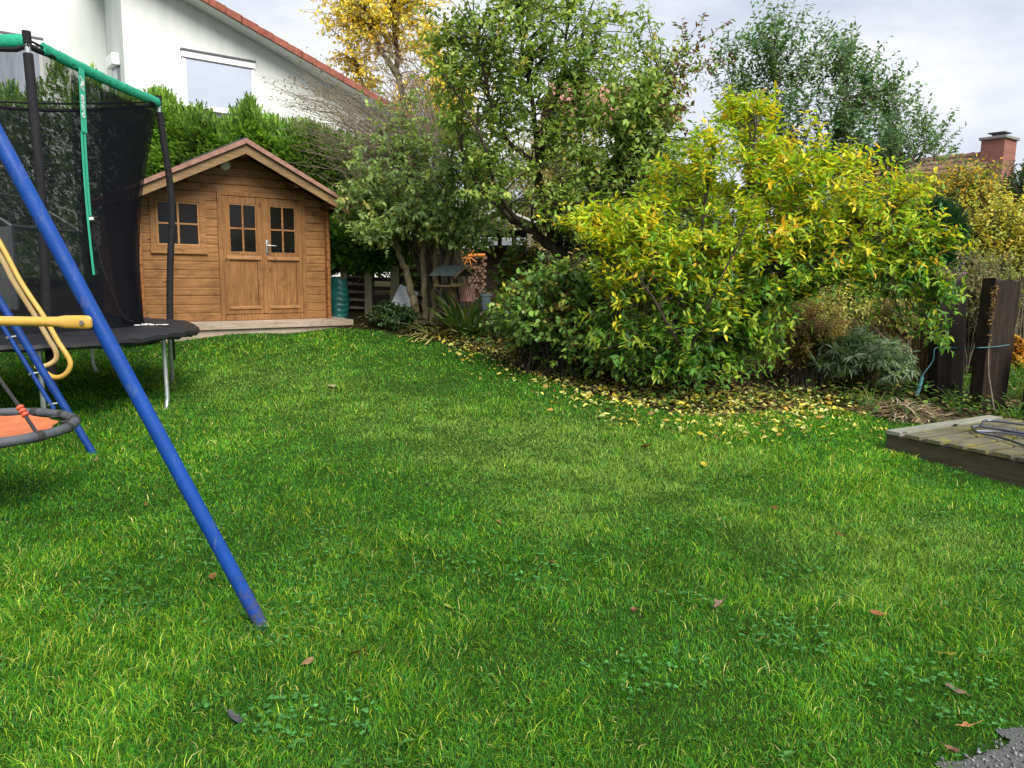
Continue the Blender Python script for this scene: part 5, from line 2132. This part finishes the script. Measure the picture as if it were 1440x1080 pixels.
# ---- bare twiggy shrub right of the shed
plant('bare_twiggy_shrub', 'nearly leafless grey twiggy shrub arching over the shed roof corner', 'shrub', gbase(632, 452, 13.1),
      [(450, 160, 13, 50, 50, .8, 1.5), (500, 215, 13, 75, 65, .8, 3), (420, 130, 13, 25, 40, .5, .6), (540, 140, 13, 60, 60, .8, 1.5), (530, 290, 12.8, 50, 40, .5, 1.2), (560, 90, 13.2, 50, 50, .6, .8), (590, 200, 12.9, 60, 60, .6, 1.4)],
      230, palette([[.16, .17, .05], [.20, .13, .06], [.10, .12, .04]], [3, 2, 2]), spread=.35, tw=7, lv=2, tl=.55, L=.05, Wd=.022, upb=.3, droop=.2, bark=TWIGG, twigmat=TWIGG, br=.011, twr=.003, minz=1, straight=.5)


# ---- conifer hedge
def conifer(name, label, cat, base, n, pos, out, cols, per=9, tl=.22, L=.075, Wd=.027, group=None, stems=(), up=.35, twr=.004, mat=LEAF):
    base = np.array(base, float)
    root = empty(name, base, label, cat, group)
    D = nrm(out + rdir(n) * .45 + np.array([0, 0, up]))
    LN = tl * rng.uniform(.6, 1.3, n)
    plane = nrm(np.cross(D, rdir(n)))
    f = np.tile(np.linspace(.12, 1, per), (n, 1))[..., None]
    sgn = np.where(np.arange(per) % 2 == 0, 1, -1)[None, :, None]
    E = pos + D * LN[:, None]
    E[:, 2] -= LN * .12
    p = pos[:, None] + (E - pos)[:, None] * f
    ax = nrm(D[:, None] * .9 + plane[:, None] * sgn * .85 * (1.1 - f) + rng.normal(0, .1, p.shape))
    upv = nrm(np.cross(D, plane))[:, None] + rng.normal(0, .2, p.shape)
    v, q = leaves_np(p.reshape(-1, 3), ax.reshape(-1, 3), upv.reshape(-1, 3), L * rng.uniform(.6, 1.25, n * per), Wd * rng.uniform(.7, 1.2, n * per), .1, .1)
    np_mesh('foliage', v - base, q, None, np.repeat(cols(pos, per), 6, 0), mat, root)
    mb = MB()
    for s in stems:
        mb.tube(s, list(np.linspace(.07, .02, len(s))), 7)
    if stems:
        mb.build('stems', BARK, root, smooth=True, loc=base)
    return root


thuja = palette([[.11, .22, .035], [.17, .30, .045], [.27, .40, .065], [.07, .15, .03]], [4, 3.5, 2.4, 2.0])


def thujacol(pos, per):
    c = thuja(pos, per) * 1.1
    return c * np.repeat(.75 + .6 * vnoise(pos[:, 0], pos[:, 2], .7, 4), per)[:, None]


hYd = 14.4
tops = [(-160, 110), (-60, 100), (0, 100), (40, 118), (62, 96), (84, 62), (100, 110), (122, 88), (136, 80), (150, 112), (185, 118), (205, 125), (232, 108), (255, 140), (285, 132), (310, 158), (345, 128), (356, 122), (370, 150), (400, 160), (440, 158), (480, 175), (530, 190), (580, 205)]
n = 30000
tpx = np.where(rng.random(n) < .68, rng.uniform(180, 580, n), rng.uniform(-150, 230, n))
tyy = np.interp(tpx, [t[0] for t in tops], [t[1] for t in tops])
Yd = hYd + rng.random(n) ** 1.3 * .75 + .35 * (vnoise(tpx, tpx * 0, 45, 2) - .5)
A_ = np.array([P(a, b_, c) for a, b_, c in zip(tpx, tyy + 22 + 10 * vnoise(tpx, tpx * 0, 14, 5), Yd)])
zg = hgt(A_[:, 0], A_[:, 1])
fz = rng.random(n) ** .95
fz = np.where(tpx > 215, .5 + .5 * fz, fz)
zz = zg + .1 + (A_[:, 2] - zg - .1) * fz
pos = np.stack([A_[:, 0], Yd + .25 * (vnoise(A_[:, 0], zz, .6, 5) - .5), zz], 1)
outv = np.tile([0.15, -1.0, .25], (n, 1))
outv[fz > .93] = [0, -.2, 1.2]
hb0 = gbase(210, 440, hYd + .4)
conifer('conifer_hedge', 'tall clipped conifer hedge standing between the shed and white house', 'hedge', hb0, n, pos, outv, thujacol, per=9, L=.066, Wd=.027, tl=.22, up=.12,
        stems=[[gbase(a, 440, hYd + .6), gbase(a, 440, hYd + .6) + np.array([0, 0, 1.6]), gbase(a, 440, hYd + .6) + np.array([.05, 0, 3.0])] for a in range(-120, 580, 62)])
# dark evergreen bush right of the shed
n = 3400
c_ = P(508, 340, 13.15)
d_ = rdir(n) * (rng.random((n, 1)) ** .4)
pos = c_ + d_ * np.array([.66, .35, .74])
keep = pos[:, 2] > P(508, 377, 13.1)[2]
pos, d_, n = pos[keep], d_[keep], int(keep.sum())
conifer('dark_evergreen_bush', 'dark green bushy evergreen between shed and lattice trellis', 'shrub', gbase(508, 440, 13.3), n, pos, d_ * np.array([1, 1, .6]) + np.array([0, -.4, 0]),
        palette([[.11, .25, .05], [.17, .34, .06], [.24, .42, .08]], [4, 3, 2]), stems=[[gbase(508, 440, 13.3), c_]], L=.11, Wd=.045)
# round dark conifer beyond the right posts
n = 2200
c_ = P(1318, 345, 12.5)
d_ = rdir(n) * (rng.random((n, 1)) ** .35)
pos = c_ + d_ * np.array([.36, .36, .62])
conifer('dwarf_conifer', 'dark rounded dwarf conifer behind the purple flowers', 'conifer', gbase(1318, 420, 12.5), n, pos, d_ + np.array([0, 0, .9]),
        palette([[.018, .06, .022], [.03, .085, .03], [.05, .12, .04]], [4, 3, 1]), stems=[[gbase(1318, 420, 12.5), c_]], L=.07, Wd=.014, tl=.18)

# ---- background bushes
bgs = [('boundary_bush', 'broad green boundary bush at the right edge beyond the posts', 1530, 335, 17.0, 90, 70, [[.12, .22, .05], [.20, .30, .06], [.34, .34, .07]], 260, .11, .055),
       ('golden_weed_bush', 'dense yellow green growth behind the russet bush under the yellow shrub', 1140, 425, 11.0, 85, 42, [[.44, .46, .11], [.30, .40, .09], [.52, .44, .14]], 300, .07, .028),
       ('yellow_weed_bush', 'tall yellowish weedy growth just left of the left sleeper post', 1275, 440, 10.6, 42, 42, [[.42, .40, .10], [.24, .30, .08], [.36, .24, .10]], 170, .06, .02),
       ('shade_bush', 'leafy bush filling the gap behind the mossy trunks', 603, 372, 15.0, 46, 45, [[.06, .13, .03], [.10, .18, .035], [.16, .20, .05]], 220, .10, .05),
       ('olive_bush', 'pale olive leafed bush far behind the leaning dark trunk', 680, 330, 18.5, 90, 75, [[.34, .34, .12], [.42, .40, .18], [.20, .25, .07], [.48, .42, .16]], 300, .11, .05),
       ('tangled_bush', 'tangled yellow olive bush far behind the central tree crown', 800, 265, 19, 95, 90, [[.32, .35, .09], [.42, .39, .12], [.18, .24, .06], [.48, .37, .10]], 420, .11, .05),
       ('laurel_bush', 'dark leafy bush filling the gap behind the yellow shrub', 940, 330, 13.2, 110, 80, [[.06, .14, .035], [.09, .19, .04], [.15, .25, .05]], 420, .10, .05),
       ('hazel_bush', 'mid green bush standing right behind the pear tree', 1190, 320, 14.5, 120, 60, [[.07, .13, .03], [.11, .17, .035], [.20, .22, .04]], 380, .09, .045),
       ('barberry_bush', 'olive brown bush below the brown house roof', 1250, 292, 16.5, 70, 38, [[.20, .24, .07], [.30, .32, .07], [.18, .14, .05], [.42, .38, .07]], 260, .09, .04),
       ('spindle_bush', 'green bush with orange tips below the brick chimney', 1345, 270, 17.5, 75, 31, [[.12, .22, .05], [.66, .42, .03], [.44, .42, .05], [.10, .18, .05]], 300, .10, .05),
       ('witch_hazel_bush', 'yellow green bush beyond the sleeper posts', 1405, 335, 13.0, 62, 62, [[.54, .58, .09], [.64, .58, .07], [.34, .44, .08], [.66, .50, .06]], 360, .075, .04),
       ('dark_bush', 'dark green bush at the right photo edge under the chimney', 1445, 262, 15.5, 30, 42, [[.03, .08, .03], [.05, .11, .035]], 130, .09, .04),
       ('wild_rose_bush', 'straggly brownish bush directly behind the two sleeper posts', 1375, 400, 10.6, 55, 45, [[.30, .31, .09], [.20, .26, .08], [.33, .25, .11], [.16, .22, .06]], 170, .055, .025),
       ('orange_bush', 'small orange leafed bush right of the sleeper posts', 1428, 505, 11.2, 11, 38, [[.62, .30, .03], [.60, .40, .05], [.45, .22, .04]], 60, .06, .035),
       ('box_bush', 'low dark green bush in front of the compost bin', 552, 442, 12.0, 26, 14, [[.03, .085, .025], [.05, .12, .03], [.025, .06, .02]], 150, .06, .03),
       ('currant_bush', 'small leafy bush between bird table and dark limbed tree', 738, 385, 11.0, 34, 40, [[.04, .10, .02], [.07, .15, .025], [.20, .17, .03], [.22, .12, .03]], 200, .08, .05),
       ('russet_bush', 'low russet and yellow withered bush right of the yellow shrub', 1130, 470, 9.4, 55, 45, [[.52, .42, .12], [.40, .25, .10], [.28, .36, .08], [.60, .48, .14], [.32, .15, .08]], 260, .055, .022)]
for (nm, lab, a, b_, Yb, rx, ry, cols, nt_, L_, W_) in bgs:
    gb = gbase(a, b_ + ry, Yb)
    plant(nm, lab, 'shrub', gb, [(a, b_, Yb, rx, ry, rx / FOC * Yb * .8, 3), (a - rx * .4, b_ + ry * .4, Yb, rx * .7, ry * .7, .5, 1), (a + rx * .4, b_ + ry * .4, Yb, rx * .7, ry * .7, .5, 1)],
          nt_, palette(cols, [4, 3, 2, 1.5, 1][:len(cols)]), spread=rx / FOC * Yb * .6, tw=4, lv=7, tl=min(.03 * Yb + .05, rx / FOC * Yb * .5), L=L_, Wd=W_, upb=.3, droop=.2, br=.012, twr=.0003 * Yb, bark=BARK, twigmat=TWIGG if 'wild' in nm or 'russet' in nm else TWIG,
          minz=.05, mat=LEAFG if 'laurel' in nm or 'box' in nm else LEAF)
# silver leaved plant
plant('silver_leaf_plant', 'silvery grey green leafy perennial left of the sleeper posts', 'plant', gbase(1212, 538),
      [(1212, 497, 8.95, 48, 22, .32, 3), (1255, 520, 8.9, 22, 22, .2, .6), (1170, 515, 9.0, 20, 18, .2, .5)], 90,
      palette([[.24, .33, .22], [.30, .38, .28], [.16, .26, .14], [.20, .30, .08]], [4, 3, 3, 1]), spread=.2, tw=3, lv=11, tl=.16, L=.125, Wd=.026, upb=.7, droop=.2, br=.006, bark=TWIGG, curl=.3)
# purple asters
plant('purple_aster', 'clump of small mauve aster flowers leaning over the left sleeper post', 'flowers', gbase(1300, 545, 9.3),
      [(1318, 393, 9.15, 36, 12, .25, 3), (1290, 385, 9.2, 14, 10, .2, .5), (1268, 500, 9.1, 12, 10, .1, .35)], 70,
      palette([[.36, .22, .36], [.46, .32, .46], [.28, .14, .24], [.16, .14, .07]], [4, 3, 2, 2]), spread=.15, tw=5, lv=5, tl=.13, L=.034, Wd=.028, upb=.6, droop=0, br=.006, twr=.002, bark=TWIG)


# ---- strap leaved and dry stalk plants
def blades(name, label, cat, base, n, spread, Lr, Wr, cols, w, tilt=(.2, 1.1), arch=.6, group=None, mat=LEAF, seg=5, z0=-.01, kind=None, pile=None):
    base = np.array(base, float)
    an = rng.random(n) * 6.283
    rr = spread * np.sqrt(rng.random(n))
    st = np.stack([base[0] + rr * np.cos(an), base[1] + rr * np.sin(an), np.zeros(n)], 1)
    st[:, 2] = hgt(st[:, 0], st[:, 1]) + z0
    if pile is not None:
        st[:, 2] += pile * np.maximum(0, 1 - (rr / spread) ** 2) * rng.random(n)
    a2 = an + rng.normal(0, .6, n)
    tl_ = rng.uniform(tilt[0], tilt[1], n)
    hd = np.stack([np.cos(a2), np.sin(a2), np.zeros(n)], 1)
    Ln = rng.uniform(Lr[0], Lr[1], n)
    Wn = rng.uniform(Wr[0], Wr[1], n)
    sd = np.cross(hd, [0, 0, 1.])
    V = np.empty((n, seg + 1, 2, 3))
    p = st.copy()
    for j in range(seg + 1):
        f = j / seg
        ww = Wn * (math.sin(math.pi * min(.08 + f * .92, .999)) ** .6 if f < 1 else .06)
        V[:, j, 0] = p + sd * ww[:, None] / 2
        V[:, j, 1] = p - sd * ww[:, None] / 2
        th = tl_ + arch * f * 1.6
        p = p + (hd * np.sin(th)[:, None] + np.array([0, 0, 1.]) * np.cos(th)[:, None]) * (Ln / seg)[:, None]
        p[:, 2] = np.maximum(p[:, 2], hgt(p[:, 0], p[:, 1]) + .012)
    i = np.arange(n)[:, None] * (2 * seg + 2)
    q = np.concatenate([i + np.array([[2 * j, 2 * j + 1, 2 * j + 3, 2 * j + 2]]) for j in range(seg)])
    c = palette(cols, w)(st, 1)
    o = np_mesh(name, V.reshape(-1, 3) - base, q, None, np.repeat(c, 2 * seg + 2, 0), mat)
    o.location = tuple(base)
    return tag(o, label, cat, group, kind)


blades('strap_leaf_plant', 'clump of long green and yellowed strap leaves below the bird table', 'plant', gbase(655, 470), 75, .22, (.45, .95), (.04, .075),
       [[.09, .17, .03], [.20, .24, .04], [.34, .30, .08], [.05, .11, .025]], [4, 3, 1.5, 2], (.15, 1.0), .55, mat=LEAFG)
blades('wilted_strap_plant', 'collapsed straw coloured strap leaves at the foot of the mossy trunks', 'plant', gbase(612, 472), 34, .16, (.35, .7), (.035, .06),
       [[.36, .30, .13], [.22, .24, .06], [.28, .2, .09]], [3, 2, 2], (.9, 1.5), .5, mat=DRYM)
blades('pale_striped_plant', 'small tuft of pale striped leaves right of the bird table', 'plant', gbase(692, 452, 11.6), 60, .2, (.25, .5), (.025, .045),
       [[.34, .40, .22], [.12, .22, .05], [.24, .32, .12]], [2, 3, 2], (.1, .9), .7)
blades('dry_grass_clump', 'tall yellowed grass clump under the right side of the yellow shrub', 'plant', gbase(1120, 520), 260, .40, (.5, 1.05), (.008, .016),
       [[.54, .45, .17], [.34, .40, .09], [.44, .28, .14], [.22, .34, .07]], [3, 2, 2, 2], (.0, .5), .35, mat=LEAF)
blades('withered_perennial', 'brown drooping dead stalks left of the sleeper posts', 'plant', gbase(1283, 535), 130, .20, (.7, 1.05), (.008, .016),
       [[.22, .15, .10], [.36, .27, .18], [.12, .08, .055]], [3, 2, 2], (.0, .25), .75, mat=DRYM)
blades('dry_stalk_heap', 'heap of pale dry stalks beside the wooden platform', 'heap', gbase(1268, 583), 420, .36, (.12, .3), (.008, .018),
       [[.34, .27, .18], [.24, .18, .11], [.16, .11, .07], [.42, .35, .24]], [4, 3, 2, 1], (1.2, 1.9), .2, mat=DRYM, pile=.16)
for a, b_, lab in ((1432, 592, 'wispy green weed tuft behind the wooden platform by the photo edge'), (1352, 572, 'short weed tuft at the foot of the dark posts'), (1230, 575, 'low weed tuft left of the dry stalk heap'),
                   (1420, 560, 'thin weed tuft right of the vine covered post')):
    blades('weed_tuft', lab, 'weed', gbase(a, b_), 60, .16, (.12, .38), (.007, .018), [[.10, .2, .03], [.22, .24, .06], [.06, .14, .03]], [3, 1, 2], (0, .8), .7, group='weed tufts near the posts')

# ---- low ground cover on the bed
n = 11000
lx = rng.uniform(-2, 8, n * 3)
ly = rng.uniform(7.2, 13.5, n * 3)
pos2 = (vnoise(lx, ly, .5, 7) + .5 * vnoise(lx, ly, .18, 3) > .62)
bedok = ~inpoly(lx, ly, LAWN) & ~inpoly(lx, ly, PLAT) & ~(inpoly(lx, ly, CANOPY) & (rng.random(n * 3) < .85)) & pos2
lx, ly = lx[bedok][:n], ly[bedok][:n]
n = len(lx)
an = rng.random(n) * 6.28
pos = np.stack([lx, ly, gz(lx, ly) + rng.random(n) ** 2 * .20], 1)
ax = np.stack([np.cos(an), np.sin(an), rng.uniform(-.2, .9, n)], 1)
Ls = rng.uniform(.03, .085, n)
v, q_ = leaves_np(pos, ax, np.array([0, 0, 1.]) + rng.normal(0, .3, (n, 3)), Ls, Ls * rng.uniform(.3, .7, n), .2, .25)
lc = palette([[.06, .15, .025], [.11, .21, .03], [.20, .24, .05], [.04, .10, .02], [.30, .24, .09]], [4, 3, 1.5, 2, .7])(pos, 1)
tag(np_mesh('ground_cover', v, q_, None, np.repeat(lc, 6, 0), LEAF), 'low green weeds and ground cover on the planting bed', 'ground cover', kind='stuff')
# long grass over the far lawn beyond the posts
n = 26000
lx = rng.uniform(4, 16, n * 2)
ly = rng.uniform(8, 20, n * 2)
k_ = inpoly(lx, ly, FARLAWN)
lx, ly = lx[k_][:n], ly[k_][:n]
n = len(lx)
an = rng.random(n) * 6.28
pos = np.stack([lx, ly, gz(lx, ly)], 1)
ax = np.stack([np.cos(an) * .5, np.sin(an) * .5, np.ones(n)], 1)
Ls = rng.uniform(.05, .12, n)
v, q_ = leaves_np(pos, ax, rdir(n), Ls, np.full(n, .012), .1, .3)
lc = palette([[.10, .22, .03], [.17, .28, .04], [.06, .15, .02]], [4, 3, 1])(pos, 1)
tag(np_mesh('far_grass', v, q_, None, np.repeat(lc, 6, 0), GRASSM), 'mown grass of the neighbouring plot beyond the posts', 'grass', kind='stuff')

# ---- single fallen leaves lying on the lawn


def fallen(px, py, L_, ratio, color, label, lobes=False, group=None, curl=.25, tilt=.25):
    p = G(px, py)
    n_ = 16
    vs = []
    an0 = rnd.random() * 6.28
    for k in range(n_):
        a = 2 * math.pi * k / n_
        r_ = 1.0
        if lobes:
            r_ = .72 + .28 * math.cos(4 * a + .4)
        x = .5 * L_ * math.cos(a) * r_
        y = .5 * L_ * ratio * math.sin(a) * r_ * (1 - .25 * math.cos(a))
        vs.append((x, y))
    verts = [(0, 0, 0)]
    for s in (.55, 1.0):
        for x, y in vs:
            verts.append((x * s, y * s, curl * (abs(y * s) * 1.5 + x * s * x * s / L_ * 1.2) + rnd.uniform(-.06, .06) * L_ * s))
    fs = [(0, 1 + k, 1 + (k + 1) % n_) for k in range(n_)] + [(1 + k, 1 + n_ + k, 1 + n_ + (k + 1) % n_, 1 + (k + 1) % n_) for k in range(n_)]
    mb = MB()
    M = Matrix.Rotation(an0, 4, 'Z') @ Matrix.Rotation(rnd.uniform(-tilt, tilt), 4, 'X') @ Matrix.Rotation(rnd.uniform(-tilt, tilt), 4, 'Y')
    mb.add([tuple(M @ Vector(v)) for v in verts], fs)
    tip = M @ Vector((L_ * .5, 0, curl * L_ * .3))
    t2 = M @ Vector((L_ * .85, .01, .01))
    mb.tube([tuple(tip), tuple(t2)], .0012, 5)
    o = mb.build('fallen_leaf', mottled('fallen_leaf_' + str(len(bpy.data.materials)), tuple(c * .35 for c in color), tuple(c * .8 for c in color), 45, .85, .3, 120, spec=.03), fix=False, smooth=True)
    o.location = (p[0], p[1], float(gz(p[0], p[1])) + .028)
    return tag(o, label, 'leaf', group)


BRN, TANL, PLE = (.20, .10, .055), (.34, .21, .12), (.46, .45, .24)
GRP = 'small brown fallen leaves scattered over the lawn'
SAME = 'small brown leaf lying loose on the open lawn'
fallen(1012, 860, .085, .7, (.30, .20, .15), 'large curled brown leaf at the right of the front lawn', True, curl=.5, tilt=.5)
fallen(890, 867, .05, .55, (.28, .13, .09), 'reddish brown leaf left of the large curled leaf', curl=.4)
fallen(1232, 873, .06, .5, (.40, .18, .08), 'rust orange twisted leaf at the right of the front lawn', curl=.5, tilt=.6)
fallen(433, 946, .055, .4, TANL, 'narrow tan leaf standing in grass right of the blue swing leg foot', curl=.3, tilt=.9)
fallen(330, 1027, .075, .55, (.13, .13, .15), 'dark slate grey leaf in the grass near the bottom of the photo', curl=.15, tilt=.5)
fallen(1340, 988, .07, .35, (.30, .21, .15), 'dry rolled brown leaf near the gravel corner', curl=.7)
fallen(1356, 1038, .07, .35, (.48, .26, .11), 'forked orange tan leaf at the gravel edge', True, curl=.4)
fallen(1336, 1072, .055, .6, (.36, .20, .13), 'pinkish brown leaf at the bottom edge beside the gravel', curl=.5)
fallen(1332, 932, .07, .3, (.32, .34, .05), 'slim yellow green leaf above the gravel corner', curl=.2)
fallen(634, 863, .08, .3, (.26, .33, .06), 'slim yellow green leaf in the middle of the front lawn', curl=.2)
fallen(467, 547, .13, .7, PLE, 'broad pale yellow leaf on the lawn in front of the shed', curl=.15, tilt=.2)
fallen(907, 634, .12, .5, (.52, .26, .07), 'orange leaf on the lawn in front of the yellow shrub', curl=.4, tilt=.6)
fallen(990, 658, .09, .5, (.55, .48, .05), 'bright yellow leaf alone on the lawn right of the orange leaf', curl=.3)
fallen(136, 652, .10, .5, TANL, 'tan leaf lying beside the far blue swing foot', True, curl=.4)
fallen(1346, 598, .10, .4, (.58, .55, .36), 'pale leaf lying on the wooden platform', curl=.2, tilt=.1).location = tuple(PZ(1346, 598, PLZ) + np.array([0, 0, .008]))
for a, b_ in ((612, 727), (530, 779), (604, 781), (641, 806), (501, 932), (777, 804), (1339, 785), (270, 745), (300, 822), (268, 740), (480, 672), (205, 715), (700, 745), (1046, 900), (1180, 760), (1090, 720)):
    fallen(a, b_, rnd.uniform(.04, .06), rnd.uniform(.4, .7), (lambda q: (q, q * .52, q * .18))(rnd.uniform(.14, .30)), SAME, rnd.random() < .4, GRP, rnd.uniform(.2, .5), .5)

# ---- aluminium frame behind the net at the far left
gfY = 12.4
gb = gbase(24, 440, gfY)
GRN = empty('greenhouse_frame', tuple(gb), 'grey aluminium greenhouse frame corner seen through the net', 'greenhouse')
zt = P(24, 318, gfY)[2]
mb = MB()
for dx, dy in ((0, 0), (-1.9, 0), (0, 2.0), (-1.9, 2.0)):
    mb = MB()
    mb.box(dx - .035, dx + .035, dy - .03, dy + .03, -.1, zt - gb[2])
    mb.build('post', GALV, GRN)
mb = MB()
zz = zt - gb[2]
for dy in (0, 2.0):
    mb.tube([(.03, dy, zz), (-.95, dy, zz + .6), (-1.93, dy, zz)], .03, 8)
mb.tube([(0, 0, zz), (0, 2, zz)], .03, 8)
mb.tube([(-.95, 0, zz + .6), (-.95, 2, zz + .6)], .03, 8)
mb.build('roof_frame', GALV, GRN)
m, nt, b = newmat('greenhouse_pane')
b.inputs['Base Color'].default_value = (.75, .8, .78, 1)
b.inputs['Roughness'].default_value = .15
tr = nt.nodes.new('ShaderNodeBsdfTransparent')
mx = nt.nodes.new('ShaderNodeMixShader')
mx.inputs[0].default_value = .22
nt.links.new(tr.outputs[0], mx.inputs[1])
nt.links.new(b.outputs[0], mx.inputs[2])
nt.links.new(mx.outputs[0], nt.nodes['Material Output'].inputs['Surface'])
mb = MB()
mb.box(-1.86, -.04, -.004, .004, 0, zz - .01)
mb.build('pane', m, GRN)
print('LEAVES', LEAFCOUNT)
